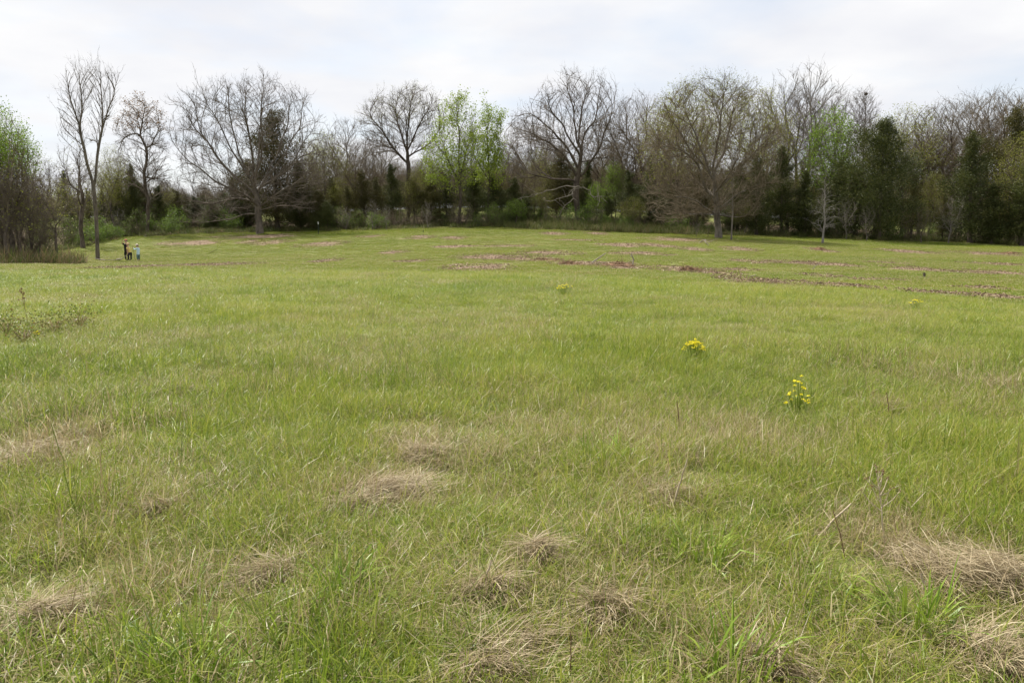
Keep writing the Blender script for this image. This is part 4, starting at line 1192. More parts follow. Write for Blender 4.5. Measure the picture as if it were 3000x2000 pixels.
pl = [(-.5, Hs * .35), (-.7, Hs * .6), (-.4, Hs * .9), (0, Hs), (.4, Hs * .9), (.7, Hs * .6), (.5, Hs * .35)]
m = build_tree("pole_sapling", 233, L, pl, 70, .3, .45, .08, (0, 0, .3), .011, 2.3, (.8, .25, .5, .008, .4), M_barkg, M_twigg, None, 1.0, wig=.02)
plant("sapling", m, f, "straight pole-like sapling just right of the bushy oak's trunk", None, cat="sapling")
f = stand(241, 84); Hs = at(241, 400, 84)[2] - f[2]
m = simple_tree(234, Hs, 5.0, 260, .20, 4, (1.5, .3, .8, .009, .4), M_barkd, M_twig, None, .35, .3, .4, .65)
plant("bare_tree", m, f, "dark bare tree on the grass just left of the tall forked tree")
f = stand(38, 58.5); Hs = at(38, 330, 58.5)[2] - f[2]
m = simple_tree(235, Hs, 4.5, 300, .16, 5, (1.8, .3, .8, .009, .5), M_barkd, M_twigr, (500, .08, .18, M_green, 8, .2), .25, .4, .4, .65)
plant("bare_tree", m, f, "brown twiggy tree foremost in the left thicket")
# bare tree that carries the nest
Yn = 113.0
f = stand(2530, Yn)
L = [limb_line(None, [(2530, 660), (2533, 560), (2528, 470), (2532, 380), (2537, 300), (2538, 268)], Yn, f)]
pl = rel2([(2500, 440), (2488, 360), (2500, 290), (2520, 262), (2550, 262), (2572, 300), (2575, 380), (2555, 450)], Yn, f)
m = build_tree("nest_tree", 236, L, pl, 800, .45, .5, .10, (0, 0, .2), .014, 2.3, (2.2, .4, .9, .010, .5), M_bark, M_twig, None, 1.0, wig=.01)
plant("bare_tree", m, f, "slender bare tree with a dark nest in its top, above the broad right cedar")
# squirrel nest
r = np.random.default_rng(9)
c0 = at(2537, 276, 113)
a = r.normal(0, 1, (260, 3)); a /= np.linalg.norm(a, axis=1)[:, None]
b = np.cross(a, r.normal(0, 1, (260, 3))); b /= np.linalg.norm(b, axis=1)[:, None]
cpt = a * np.array([.2, .2, .15]) * r.uniform(.5, 1.0, (260, 1))
Q = np.stack([cpt - b * .15, cpt + a * .03, cpt + b * .15], 1)
nest = mobj("squirrel_nest", tube_mesh("squirrel_nest", [(Q.reshape(-1, 3), np.full(780, .02), np.repeat(np.arange(260), 3), 3)], M_barkd), None, c0)
tag(nest, "dark ball-shaped nest of twigs high in a bare treetop on the right", "nest")

# ------------------------------------------------------------------ sticks, posts and litter in the field
def stick(name, pts, r0, r1, mat, label, cat, group=None, forks=0, seed=1, bow=0.0, k=6):
    rng = np.random.default_rng(seed)
    pts = np.asarray(pts, float); base = pts[0].copy()
    fine = np.concatenate([np.linspace(a, b, 5)[:-1] for a, b in zip(pts[:-1], pts[1:])] + [pts[-1:]]) - base
    Lt = np.linalg.norm(fine[-1]) + 1e-6
    fine[1:-1] += rng.normal(0, .006 * Lt + bow, fine[1:-1].shape)
    g = [(fine, np.linspace(r0, r1, len(fine)), np.zeros(len(fine), int), k)]
    for _ in range(forks):
        i = rng.integers(len(fine) // 3, len(fine)); d_ = rng.normal(0, .12, 3) * Lt + (fine[-1] - fine[0]) * .12
        d_[2] = abs(d_[2]) * .5
        g.append((np.stack([fine[i], fine[i] + d_ * .6, fine[i] + d_ + rng.normal(0, .02 * Lt, 3)]), np.array([r1 * 1.2, r1, r1 * .4]), np.zeros(3, int), 4))
    o = mobj(name, tube_mesh(name, g, mat), None, base)
    return tag(o, label, cat, group)

def up_at(px, py, base):
    """photo pixel at the depth of a base point"""
    return at(px, py, base[1])

M_stick = bark_material("dry_stalk", (0.34, 0.27, 0.18), (0.56, 0.47, 0.34), 30)
M_brownst = bark_material("brown_stalk", (0.14, 0.085, 0.05), (0.26, 0.17, 0.10), 30)
M_postg = plain("green_paint", (0.035, 0.05, 0.035), .5)
M_postw = plain("white_paint", (0.75, 0.75, 0.72), .5, .08)

b = hit(1734, 770); stick("leaning_branch", [b, up_at(1752, 757, b), up_at(1775, 741, b)], .05, .025, M_dead, "straight bare branch leaning out of the mulch right of centre", "branch")
b = hit(2050, 711); stick("fallen_branch", [b + [0, 0, .05], hit(2062, 713) + [0, 0, .35], hit(2076, 722) + [0, 0, .05]], .05, .02, M_dead, "pale curved branch lying before the bushy oak", "branch", None, 3, 3)
b = hit(1465, 800); stick("fallen_branch", [hit(1232, 797) + [0, 0, .04], hit(1260, 796) + [0, 0, .08]], .04, .02, M_dead, "short pale stick lying in the grass left of centre", "branch", None, 1, 4)
for i, (x0, y0, x1, y1, lab) in enumerate([(615, 742, 636, 730, "thin dark stick tilted up from the grass below the lone oak"), (530, 726, 552, 732, "thin dark stick lying beside the chips left of the lone oak"),
        (2380, 790, 2398, 770, "thin pale stick tilted up from the right-hand field"), (2195, 812, 2212, 806, "grey stick lying on the chip litter below the silvery sapling")]):
    a_ = hit(x0, y0); e_ = up_at(x1, y1, a_); e_[2] = max(e_[2], float(ground(e_[0], e_[1])) + .03)
    stick("fallen_stick", [a_ + [0, 0, .02], e_], .022, .012, M_barkd if i < 2 else M_dead, lab, "stick", "sticks in the field", 1, 20 + i)
# steel posts
def post(px, y0, y1, Y_, label, white):
    f_ = stand(px, Y_); h_ = at(px, y1, Y_)[2] - f_[2]
    e_ = empty("fence_post", f_)
    bm = bmesh.new()
    for sx, sy, cx, cy in ((.035, .006, 0, 0), (.006, .035, 0, .018)):
        r_ = bmesh.ops.create_cube(bm, size=1.0)
        for v in r_["verts"]: v.co = Vector((v.co.x * sx * 2 + cx, v.co.y * sy * 2 + cy, (v.co.z + .5) * h_))
    for k_ in range(6):
        r_ = bmesh.ops.create_cube(bm, size=1.0)
        for v in r_["verts"]: v.co = Vector((v.co.x * .012, v.co.y * .02 - .012, v.co.z * .03 + h_ * (.3 + .1 * k_)))
    me = bpy.data.meshes.new("shaft"); bm.to_mesh(me); bm.free(); me.materials.append(M_postg); mobj("shaft", me, e_)
    if white:
        bm = bmesh.new()
        for sx, sy, cx, cy in ((.038, .009, 0, 0), (.009, .038, 0, .018)):
            r_ = bmesh.ops.create_cube(bm, size=1.0)
            for v in r_["verts"]: v.co = Vector((v.co.x * sx * 2 + cx, v.co.y * sy * 2 + cy, h_ * .8 + (v.co.z + .5) * (h_ * .2 + .004)))
        me = bpy.data.meshes.new("white_tip"); bm.to_mesh(me); bm.free(); me.materials.append(M_postw); mobj("white_tip", me, e_)
    tag(e_, label, "post")
post(933, 690, 650, 96, "thin dark metal post with a white tip right of the lone oak", True)
post(1240, 686, 675, 92, "short dark stake in the grass below the round-topped oak", False)

# heaps of mulch and torn roots
def heap(px, py, wpx, hpx, label, seed, mat=M_mulch, ns=60):
    rng = np.random.default_rng(seed)
    c_ = hit(px, py); w_ = wpx * c_[1] / F; h_ = hpx * c_[1] / F
    e_ = empty("mulch_heap", c_)
    a = np.linspace(0, 2 * math.pi, 25)[:-1]; rings = np.linspace(1, 0.02, 9)
    V = []
    for q in rings:
        for t in a:
            x, y = math.cos(t) * q * w_ / 2, math.sin(t) * q * w_ * .28
            z = h_ * (1 - q * q) * (0.45 + 1.1 * float(fbm(np.array(x * 2.2 + seed), np.array(y * 2.2), seed, 3))) - .03
            gz = float(ground(c_[0] + x, c_[1] + y)) - c_[2]
            V.append((x + rng.normal(0, .02), y + rng.normal(0, .02), gz + z + rng.normal(0, .015)))
    Q = [[i * 24 + j, i * 24 + (j + 1) % 24, (i + 1) * 24 + (j + 1) % 24, (i + 1) * 24 + j] for i in range(8) for j in range(24)]
    mobj("mound", mesh_np("mound", V, [np.array(Q)], [mat]), e_)
    n_ = ns; x = rng.uniform(-.5, .5, n_) * w_; y = rng.uniform(-.26, .26, n_) * w_
    q = np.sqrt((x / (w_ / 2)) ** 2 + (y / (w_ * .28)) ** 2)
    z = ground(c_[0] + x, c_[1] + y) - c_[2] + h_ * np.maximum(0, 1 - q * q) * .8 + .02
    d_ = rng.normal(0, 1, (n_, 3)); d_[:, 2] = np.abs(d_[:, 2]) * .35; d_ /= np.linalg.norm(d_, axis=1)[:, None]
    b_ = np.stack([x, y, z], -1); L_ = rng.uniform(.15, .7, (n_, 1))
    Q3 = np.stack([b_ - d_ * L_ * .4, b_ + rng.normal(0, .02, (n_, 3)), b_ + d_ * L_ * .6], 1)
    mobj("sticks", tube_mesh("sticks", [as_group(Q3, np.tile([.018, .02, .008], (n_, 1)) * rng.uniform(.5, 1.2, (n_, 1)), 4)], M_brownst), e_)
    tag(e_, label, "heap", "heaps of mulch in the field")
heap(1605, 764, 95, 6, "long low heap of dark brown mulch, left of the leaning branch", 1)
heap(1668, 774, 60, 8, "small heap of orange mulch and sods at the foot of the leaning branch", 2)
heap(1812, 780, 95, 11, "largest heap of dark mulch and roots, right of the leaning branch", 3, ns=90)
heap(2022, 793, 60, 9, "heap of torn dark roots on the chips below the bushy oak", 4, ns=110)
heap(2402, 732, 34, 8, "small heap of dark roots below the silvery sapling", 5)
heap(2962, 743, 60, 5, "low dark heap of roots near the right edge", 6)
b = hit(1853, 777)
stick("white_stub", [b, b + [.05, 0, .3], b + [-.08, 0, .62]], .05, .02, M_dead, "bleached forked stub standing right of the largest mulch heap", "branch", None, 3, 8)
b = hit(2707, 812); stick("stump", [b, b + [.01, 0, .1], b + [.0, 0, .2]], .06, .045, M_barkd, "small dark stump alone in the right-hand field", "stump", None, 1, 9, k=8)

# ------------------------------------------------------------------ stalks, dead clumps, flowers in the meadow
def clump(name, px, py, rad_px, label, seed, n_, hlo, hhi, mat, lean, bend, lay, cat, group, mound=0.0, w=(.003, .007), aim=.7):
    rng = np.random.default_rng(seed)
    c_ = hit(px, py); R_ = rad_px * c_[1] / F
    me = blade_mesh(name, rng, n_, R_, hlo, hhi, w[0], w[1], mat, lean, bend, lay, True, aim=aim)
    co = np.empty(len(me.vertices) * 3, np.float32); me.vertices.foreach_get("co", co); co = co.reshape(-1, 7, 3)
    bx, by = co[:, 0, 0], co[:, 0, 1]; q = np.clip(1 - (bx ** 2 + by ** 2) / R_ ** 2, 0, 1)
    dz = mound * q * rng.uniform(.5, 1, len(q)) + (ground(c_[0] + bx, c_[1] + by) - c_[2])
    co[:, :, 2] += dz[:, None]
    me.vertices.foreach_set("co", co.ravel()); me.update()
    return tag(mobj(name, me, None, c_), label, cat, group)
def straw_mat(px, py, rad_px, label, seed, n_, mound, group):
    """matted dead grass: tresses fallen over each other, each tress combed its own way"""
    rng = np.random.default_rng(seed)
    c_ = hit(px, py); R_ = rad_px * c_[1] / F * 1.2
    k = 9
    ctr = rng.normal(0, .5, (k, 2)) * R_ * np.array([1, .9]); dr = rng.normal(-1.2, 1.3, k); wt = rng.dirichlet(np.ones(k) * 2)
    j = rng.choice(k, n_, p=wt)
    b2 = ctr[j] + rng.normal(0, 1, (n_, 2)) * R_ * rng.choice([.2, .34, .6], (n_, 1))
    az = dr[j] + rng.normal(0, .55, n_)
    q = np.exp(-((b2 / R_) ** 2).sum(1) * 1.6)
    z0 = mound * q * rng.uniform(.2, 1, n_) + gmesh(c_[0] + b2[:, 0], c_[1] + b2[:, 1]) - c_[2]
    H = rng.uniform(.07, .25, n_); th = rng.uniform(.75, 1.45, n_); bd = rng.uniform(.1, .9, n_)
    P = [np.stack([b2[:, 0], b2[:, 1], z0], -1)]
    for a, b in ((0, .4), (.4, .75), (.75, 1.0)):
        t = np.minimum(th + bd * (a + b) / 2 * 1.3, 1.9); L_ = H * (b - a)
        P.append(P[-1] + np.stack([np.sin(t) * np.cos(az), np.sin(t) * np.sin(az), np.cos(t)], -1) * L_[:, None])
    tw = az + math.pi / 2 + rng.normal(0, .6, n_); W = rng.uniform(.0015, .0040, n_)
    wv = np.stack([np.cos(tw), np.sin(tw), rng.normal(0, .3, n_)], -1) * W[:, None] / 2
    V = np.stack([P[0] - wv, P[0] + wv, P[1] - wv, P[1] + wv, P[2] - wv * .8, P[2] + wv * .8, P[3]], 1).reshape(-1, 3)
    o = np.arange(n_)[:, None] * 7
    Q = np.concatenate([o + np.array([[0, 1, 3, 2]]), o + np.array([[2, 3, 5, 4]])]); T = o + np.array([[4, 5, 6]])
    bl = np.stack([np.repeat(np.clip(rng.random(n_) * .8 + .25 * rng.random(k)[j], 0, 1), 7)] + [np.ones(n_ * 7)] * 3, -1).astype(np.float32)
    tag(mobj("dead_grass_clump", mesh_np("dead_grass_clump", V, [Q, T], [M_straw], False, {"bl": ('FLOAT_COLOR', bl)}), None, c_), label, "dead grass", group)

GD = "clumps of dead straw"
for i, (x, y, rp, lab, n_, mo) in enumerate([
    (1150, 1455, 120, "large matted clump of straw lying in the grass left of centre", 1500, .13), (1240, 1345, 85, "straw clump just behind the large matted one left of centre", 700, .09),
    (110, 1345, 150, "wide patch of pale straw at the left edge of the foreground", 1300, .10), (2900, 1730, 190, "broad mound of flattened straw at the right edge", 2000, .17),
    (1575, 1635, 65, "brown straw tuft near the bottom centre", 500, .10), (1950, 1330, 60, "straw tuft beside the tall pale stalk", 400, .07),
    (1930, 1455, 85, "flattened straw patch at the foot of the tall pale stalk", 600, .06), (1420, 1960, 120, "pale straw clump at the bottom edge of the picture", 900, .08),
    (2855, 1935, 110, "straw clump in the bottom right corner below the broad mound", 900, .10), (2590, 1205, 55, "small bleached straw tuft right of the taller yellow flowers", 350, .08),
    (1430, 1715, 80, "flat greyish straw patch left of the brown tuft", 500, .05),
    (1050, 1490, 55, "small straw tuft just left of the large matted clump", 350, .09), (820, 1690, 65, "small raised straw tuft at lower left, beside the dark green tuft", 420, .10),
    (130, 1835, 110, "straw tuft in the lower left corner", 800, .10), (1800, 1785, 95, "wide low straw tuft right of the bottom centre", 600, .08),
    (2690, 1650, 80, "straw tuft at the left end of the broad mound", 500, .10), (2130, 1300, 50, "small straw tuft between the tall pale stalk and the taller yellow flowers", 300, .07),
    (2910, 1140, 60, "distant straw tuft near the right edge, level with the taller yellow flowers", 350, .07), (480, 1500, 60, "small straw tuft in the left foreground right of the tall stem", 350, .07),
    (2260, 1945, 90, "low straw tuft at the bottom edge right of centre", 550, .08), (560, 1150, 80, "faint straw patch in the left middle of the meadow", 400, .06)]):
    straw_mat(x, y, rp, lab, 500 + i, int(n_ * 1.15), mo, GD)
for i, (x, y, rp, lab, n_) in enumerate([(2700, 1830, 110, "lush clump of broad green blades below the straw mound on the right", 170), (1005, 1740, 70, "dark green tuft of upright blades at lower left of centre", 120),
    (1780, 1350, 80, "bluish green tuft of arching blades left of the pale stalk", 130), (2060, 1650, 80, "tall green tuft right of the brown straw tuft", 120), (560, 1990, 120, "bright green tuft at the bottom left edge", 150), (2150, 1990, 110, "fresh green tuft at the bottom edge right of centre", 140)]):
    clump("grass_tussock", x, y, rp, lab, 600 + i, int(n_ * .5), .14, .33, M_lush, .4, 1.3, 0, "grass tuft", "green tufts in the meadow", 0, (.006, .011), .8)
SB = "dry stalks in the meadow"
for i, (x0, y0, x1, y1, r0, mt, lab) in enumerate([
    (1962, 1500, 2014, 1344, .006, M_stick, "tall pale dry stalk leaning right in the foreground"), (1430, 1500, 1460, 1438, .006, M_stick, "short pale stalk in the centre foreground"),
    (2388, 1570, 2494, 1474, .007, M_stick, "pale broken stalk slanting in the right foreground"), (2478, 1630, 2440, 1494, .004, M_brownst, "thin brown stalk crossing the slanting pale one"),
    (1990, 1260, 1983, 1176, .006, M_brownst, "upright rusty stalk between the tall pale stalk and the yellow flowers"), (2604, 1225, 2598, 1150, .006, M_brownst, "dark upright stalk by the small bleached tuft"),
    (1405, 1730, 1440, 1640, .007, M_stick, "bent straw-coloured stalk near the bottom centre"), (2710, 1740, 2698, 1678, .008, M_stick, "pale curved stalk standing before the straw mound"),
    (1668, 1990, 1672, 1850, .003, M_brownst, "dark straight stalk at the bottom edge"), (230, 1530, 150, 1240, .003, M_stem, "tall blue-green stem on the left")]):
    b = hit(x0, y0)
    o = stick("dry_stalk" if i != 9 else "green_stem", [b - [0, 0, .02], up_at((x0 + x1) / 2 + 2, (y0 + y1) / 2, b), up_at(x1, y1, b)], r0, r0 * .55, mt, lab, "stalk", SB, 0, 40 + i)

def weed(name, px, py, tx, ty, label, seed, mat, heads, hmat, hr, spreadf=.35):
    """branched dead weed with seed heads"""
    rng = np.random.default_rng(seed); b_ = hit(px, py); t_ = up_at(tx, ty, b_)
    e_ = empty(name, b_); st_ = t_ - b_; H_ = np.linalg.norm(st_)
    ln_ = np.linspace(0, 1, 7)[:, None] * st_; ln_[1:-1] += rng.normal(0, .01 * H_, (5, 3))
    g = [(ln_, np.linspace(.0045, .002, 7), np.zeros(7, int), 5)]; tips = [ln_[-1]]
    for i in range(heads):
        k = rng.uniform(.45, .97); s0 = st_ * k; d_ = np.array([rng.normal(0, 1), rng.normal(0, 1), 1.1]); d_ *= spreadf * H_ * (1.1 - k) / np.linalg.norm(d_)
        g.append((np.stack([s0, s0 + d_ * .6, s0 + d_ + [0, 0, .02]]), np.array([.003, .0025, .002]), np.zeros(3, int), 3)); tips.append(s0 + d_ + [0, 0, .02])
    mobj("stem", tube_mesh("stem", g, mat), e_)
    C = np.concatenate([t + rng.normal(0, hr * .5, (9, 3)) for t in tips])
    mobj("seed_heads", leaf_mesh("seed_heads", rng, C, hr * .8, hr * 1.7, hmat), e_)
    return tag(e_, label, "weed")
weed("dead_weed", 82, 950, 62, 845, "tall rusty dead weed with seed heads at the far left", 71, M_brownst, 9, M_brownleaf, .022, .3)
weed("dead_weed", 2596, 1605, 2568, 1380, "greyish dead weed with purplish seed heads in the right foreground", 72, M_stick, 14, M_brownleaf, .008, .5)

def flowers(px, py, wpx, hpx, label, seed, n_, head, tight):
    """clump of yellow flowers: stems, leaves and one small head per stem"""
    rng = np.random.default_rng(seed); b_ = hit(px, py); W_ = wpx * b_[1] / F; H_ = hpx * b_[1] / F
    e_ = empty("yellow_flowers", b_)
    a = rng.random(n_) * 6.28; q = np.sqrt(rng.random(n_))
    tip = np.stack([W_ / 2 * q * np.cos(a), W_ / 2 * q * np.sin(a) * .8, H_ * (1 - tight * q ** 2) * rng.uniform(.78, 1.05, n_)], -1)
    root = tip * np.array([.25, .25, 0]); mid = root * .6 + tip * np.array([.5, .5, .5]) * .9
    mobj("stems", tube_mesh("stems", [as_group(np.stack([root, mid, tip], 1), np.tile([.004, .003, .002], (n_, 1)), 4)], M_stem), e_)
    lp = np.concatenate([root + (tip - root) * rng.uniform(.4, .85, (n_, 1)) + rng.normal(0, .02, (n_, 3)) for _ in range(1)])
    mobj("leaves", leaf_mesh("leaves", rng, lp, .02, .06, M_stem, 0, .22), e_)
    for t in tip[:60]:
        m_ = 16
        d_ = rng.normal(0, 1, (m_, 3)); d_[:, 2] = np.abs(d_[:, 2]) * .7; d_ /= np.linalg.norm(d_, axis=1)[:, None]
        mobj("flower_head", leaf_mesh("flower_head", rng, d_ * head * .8, head * .55, head * 1.0, M_yellow, .5, .9), e_, t)
    return tag(e_, label, "flowers", "yellow flower clumps")
flowers(2030, 1060, 74, 66, "dense bright yellow flower clump in the middle of the meadow", 81, 60, .016, .45)
flowers(2335, 1222, 76, 128, "taller open clump of separate yellow flower heads on the right", 82, 24, .016, .75)
flowers(1655, 866, 50, 34, "distant small yellow flower clump near the meadow's far edge, centre", 83, 30, .018, .3)
flowers(2683, 908, 40, 32, "faint distant yellow flower clump at far right", 84, 18, .016, .3)
flowers(108, 990, 26, 18, "tiny yellow flowers in the bramble patch at left", 85, 9, .018, .3)
# brambles at the left
rb = np.random.default_rng(31)
for i, (x, y, w_, lab) in enumerate([(70, 1010, 60, "dark low bramble under the tall rusty weed"), (160, 975, 80, "bramble sprawling right of the tiny yellow flowers"), (235, 962, 55, "rightmost bramble of the left patch"), (20, 985, 50, "leftmost bramble at the picture's edge")]):
    c_ = hit(x, y); W_ = w_ * c_[1] / F
    e_ = empty("bramble", c_)
    n_ = 26; a = rb.random(n_) * 6.28; rr2 = rb.uniform(.3, 1, n_) * W_
    tip = np.stack([rr2 * np.cos(a), rr2 * np.sin(a), rb.uniform(.08, .2, n_)], -1); mid = tip * .5 + np.array([0, 0, .14])
    Q3 = np.stack([tip * 0, mid, tip], 1)
    mobj("canes", tube_mesh("canes", [as_group(Q3, np.tile([.003, .002, .0015], (n_, 1)), 4)], M_brownst), e_)
    j = rb.integers(0, n_, 380); t = rb.random((380, 1))
    C = (mid[j] * (1 - t) + tip[j] * t) + rb.normal(0, .12, (380, 3)); C[:, 2] = np.abs(C[:, 2]) + .05
    mobj("leaves", leaf_mesh("leaves", rb, C, .018, .045, M_bramble, .3, .6), e_)
    tag(e_, lab, "bramble", "brambles at the left")

# ------------------------------------------------------------------ the three people
M_skin = plain("skin", (0.52, 0.32, 0.23), .55, .06)
M_black = plain("black_cloth", (0.012, 0.013, 0.013), .85, .3)
M_navy = plain("navy_cloth", (0.014, 0.016, 0.024), .85, .3)
M_yshirt = plain("yellow_cloth", (0.62, 0.48, 0.16), .85, .12)
M_blue = plain("pale_blue_cloth", (0.50, 0.66, 0.76), .85, .10)
M_teal = plain("grey_green_cloth", (0.10, 0.16, 0.16), .85, .3, 8)
M_boot = plain("brown_leather", (0.14, 0.09, 0.055), .6, .2)
M_blond = plain("blond_hair", (0.48, 0.33, 0.15), .6, .2, 40)
M_dhair = plain("dark_hair", (0.05, 0.03, 0.02), .6, .2, 40)
M_redcap = plain("rust_red_cloth", (0.40, 0.13, 0.08), .8, .15)
M_dark = plain("dark_cloth", (0.02, 0.02, 0.03), .7, .2)
M_hat = plain("straw_hat", (0.55, 0.48, 0.36), .8, .12)
M_eye = plain("eye", (0.02, 0.015, 0.01), .3, .1)
M_lip = plain("lips", (0.38, 0.15, 0.12), .5, .1)

def skin_obj(name, verts, edges, radii, mat, parent, root=0, sub=2):
    bm = bmesh.new(); ly = bm.verts.layers.skin.verify(); vs = []
    for i, (co, rr) in enumerate(zip(verts, radii)):
        v = bm.verts.new(co); v[ly].radius = (rr, rr) if not hasattr(rr, '__len__') else rr
        v[ly].use_root = (i == root or (hasattr(root, '__len__') and i in root)); vs.append(v)
    for a_, b_ in edges: bm.edges.new((vs[a_], vs[b_]))
    me = bpy.data.meshes.new(name); bm.to_mesh(me); bm.free(); me.materials.append(mat)
    o = mobj(name, me, parent)
    md = o.modifiers.new("skin", 'SKIN'); md.use_smooth_shade = True; md.branch_smoothing = .3
    sd = o.modifiers.new("smooth", 'SUBSURF'); sd.levels = sub; sd.render_levels = sub
    return o

def ellipsoid(name, c, rad, mat, parent, lo=-1.0, seg=16, ring=10):
    """part of an ellipsoid above the relative height lo"""
    bm = bmesh.new(); bmesh.ops.create_uvsphere(bm, u_segments=seg, v_segments=ring, radius=1.0)
    dele = [v for v in bm.verts if v.co.z < lo]
    bmesh.ops.delete(bm, geom=dele, context='VERTS')
    for v in bm.verts: v.co = Vector((v.co.x * rad[0] + c[0], v.co.y * rad[1] + c[1], v.co.z * rad[2] + c[2]))
    me = bpy.data.meshes.new(name); bm.to_mesh(me); bm.free(); me.materials.append(mat)
    me.polygons.foreach_set("use_smooth", np.ones(len(me.polygons), bool))
    return mobj(name, me, parent)

def disc_brim(name, c, r0, r1, mat, parent, a0=0.0, a1=2 * math.pi, drop=.02, th=.008):
    n_ = 24; V, Q = [], []
    for k in range(n_ + 1):
        t = a0 + (a1 - a0) * k / n_
        for rr, z in ((r0, 0), (r1, -drop), (r1, -drop - th), (r0, -th)):
            V.append((c[0] + rr * math.cos(t), c[1] + rr * math.sin(t), c[2] + z))
    for k in range(n_):
        for j in range(4):
            Q.append((k * 4 + j, k * 4 + (j + 1) % 4, (k + 1) * 4 + (j + 1) % 4, (k + 1) * 4 + j))
    me = mesh_np(name, np.array(V), [np.array(Q)], [mat], True)
    return mobj(name, me, parent)

def figure(name, foot, sc_, J, label, shirt, trousers, shoes, sleeve, trouser_r=1.0, hs=1.0, hem=.06):
    """J: joint -> (x, y, z) in metres from the foot point; the body is one skinned surface"""
    e_ = empty(name, foot)
    V, R, E, ix = [], [], [], {}
    def add(nm, co, r_, par=None):
        ix[nm] = len(V); V.append(tuple(co)); R.append(r_ * sc_)
        if par: E.append((ix[par], ix[nm]))
    g = {k: np.array(v, float) for k, v in J.items()}
    add("pelvis", g["pelvis"], .088); add("waist", g["pelvis"] * .55 + g["chest"] * .45, .105, "pelvis"); add("chest", g["chest"], .125, "waist")
    add("neckb", g["chest"] * .35 + g["neck"] * .65, .075, "chest"); add("neck", g["neck"], .05, "neckb")
    hd = g["head"]; up_ = hd - g["neck"]; up_ /= np.linalg.norm(up_); fw = np.array(g["face"]); fw = fw / np.linalg.norm(fw)
    q_ = sc_ * hs
    add("jaw", hd - up_ * .07 * q_ + fw * .015 * q_, .066 * hs, "neck"); add("skull", hd + up_ * .02 * q_, .092 * hs, "jaw"); add("top", hd + up_ * .10 * q_, .055 * hs, "skull")
    add("nose", hd - up_ * .015 * q_ + fw * .105 * q_, .014 * hs, "skull")
    sd_ = np.cross(up_, fw)
    for s in (-1, 1): add("ear%d" % s, hd + sd_ * s * .098 * q_ - up_ * .01 * q_, .016, "skull")
    for s in ("l", "r"):
        add("sh" + s, g["sh" + s], .058, "neckb"); add("el" + s, g["el" + s], .043, "sh" + s)
        add("wr" + s, g["wr" + s], .029, "el" + s)
        d_ = g["wr" + s] - g["el" + s]; d_ /= np.linalg.norm(d_)
        pl_ = g["wr" + s] + d_ * .06 * sc_; add("palm" + s, pl_, .032, "wr" + s)
        w_ = np.cross(d_, fw + [0.01, .02, .03]); w_ /= np.linalg.norm(w_); bend_ = np.cross(w_, d_)
        for k, (of, ln_) in enumerate([(-.027, .055), (-.009, .07), (.009, .066), (.027, .05)]):
            b0 = pl_ + d_ * .03 * sc_ + w_ * of * sc_; add("f%s%da" % (s, k), b0, .010, "palm" + s)
            m1 = b0 + d_ * ln_ * .5 * sc_; add("f%s%db" % (s, k), m1, .009, "f%s%da" % (s, k)); add("f%s%dc" % (s, k), m1 + (d_ * .5 + bend_ * .8) * ln_ * .5 * sc_, .008, "f%s%db" % (s, k))
        t0 = g["wr" + s] + d_ * .035 * sc_ - w_ * .035 * sc_; add("t%sa" % s, t0, .011, "palm" + s); add("t%sb" % s, t0 + (d_ * .7 - w_ * .5) * .045 * sc_, .009, "t%sa" % s)
        add("hip" + s, g["hip" + s] - [0, 0, .06 * sc_], .062, "pelvis"); add("kn" + s, g["kn" + s], .058, "hip" + s)
        add("ca" + s, g["kn" + s] * .65 + g["an" + s] * .35, .054, "kn" + s); add("an" + s, g["an" + s], .036, "ca" + s)
        add("toe" + s, g["an" + s] + np.array([fw[0], fw[1], 0]) * .15 * sc_ + [0, 0, -.045 * sc_], .034, "an" + s)
    skin_obj("body", V, E, R, M_skin, e_)
    def cloth(nm, mat, chains_):
        """garment made of overlapping tubes: list of chains of (point, radius)"""
        vv, rr, ed, roots = [], [], [], []
        for ch in chains_:
            roots.append(len(vv))
            for k, (co, r_) in enumerate(ch):
                if k: ed.append((len(vv) - 1, len(vv)))
                vv.append(tuple(co)); rr.append(r_ * sc_)
        return skin_obj(nm, vv, ed, rr, mat, e_, roots)
    dn = np.array([0, 0, 1.0])
    body_ax = g["chest"] - g["pelvis"]
    ch = [[(g["pelvis"] - dn * hem, .138), (g["pelvis"], .140), (g["pelvis"] * .55 + g["chest"] * .45, .140), (g["chest"], .150), (g["chest"] * .55 + g["neck"] * .45, .125), (g["chest"] * .25 + g["neck"] * .75, .075)]]
    for s in "lr":
        c_ = [(g["chest"] * .4 + g["neck"] * .6, .07), (g["sh" + s], .078)]
        if sleeve == "short": c_.append((g["sh" + s] * .45 + g["el" + s] * .55, .070))
        else:
            c_.append((g["sh" + s] * .5 + g["el" + s] * .5, .064)); c_.append((g["el" + s], .060))
            if sleeve == "long": c_.append((g["wr" + s], .042))
        ch.append(c_)
    cloth("shirt", shirt, ch)
    ch = [[(g["pelvis"] + body_ax * .3, .125), (g["pelvis"], .140), (g["pelvis"] - dn * .05 * sc_, .138), (g["pelvis"] - dn * .15 * sc_, .11)]]
    for s in "lr":
        ch.append([(g["hip" + s] + dn * .03, .112), (g["hip" + s] * .5 + g["kn" + s] * .5, .088), (g["kn" + s], .072), (g["kn" + s] * .5 + g["an" + s] * .5, .066 * trouser_r), (g["an" + s], .056 * trouser_r)])
    cloth("trousers", trousers, ch)
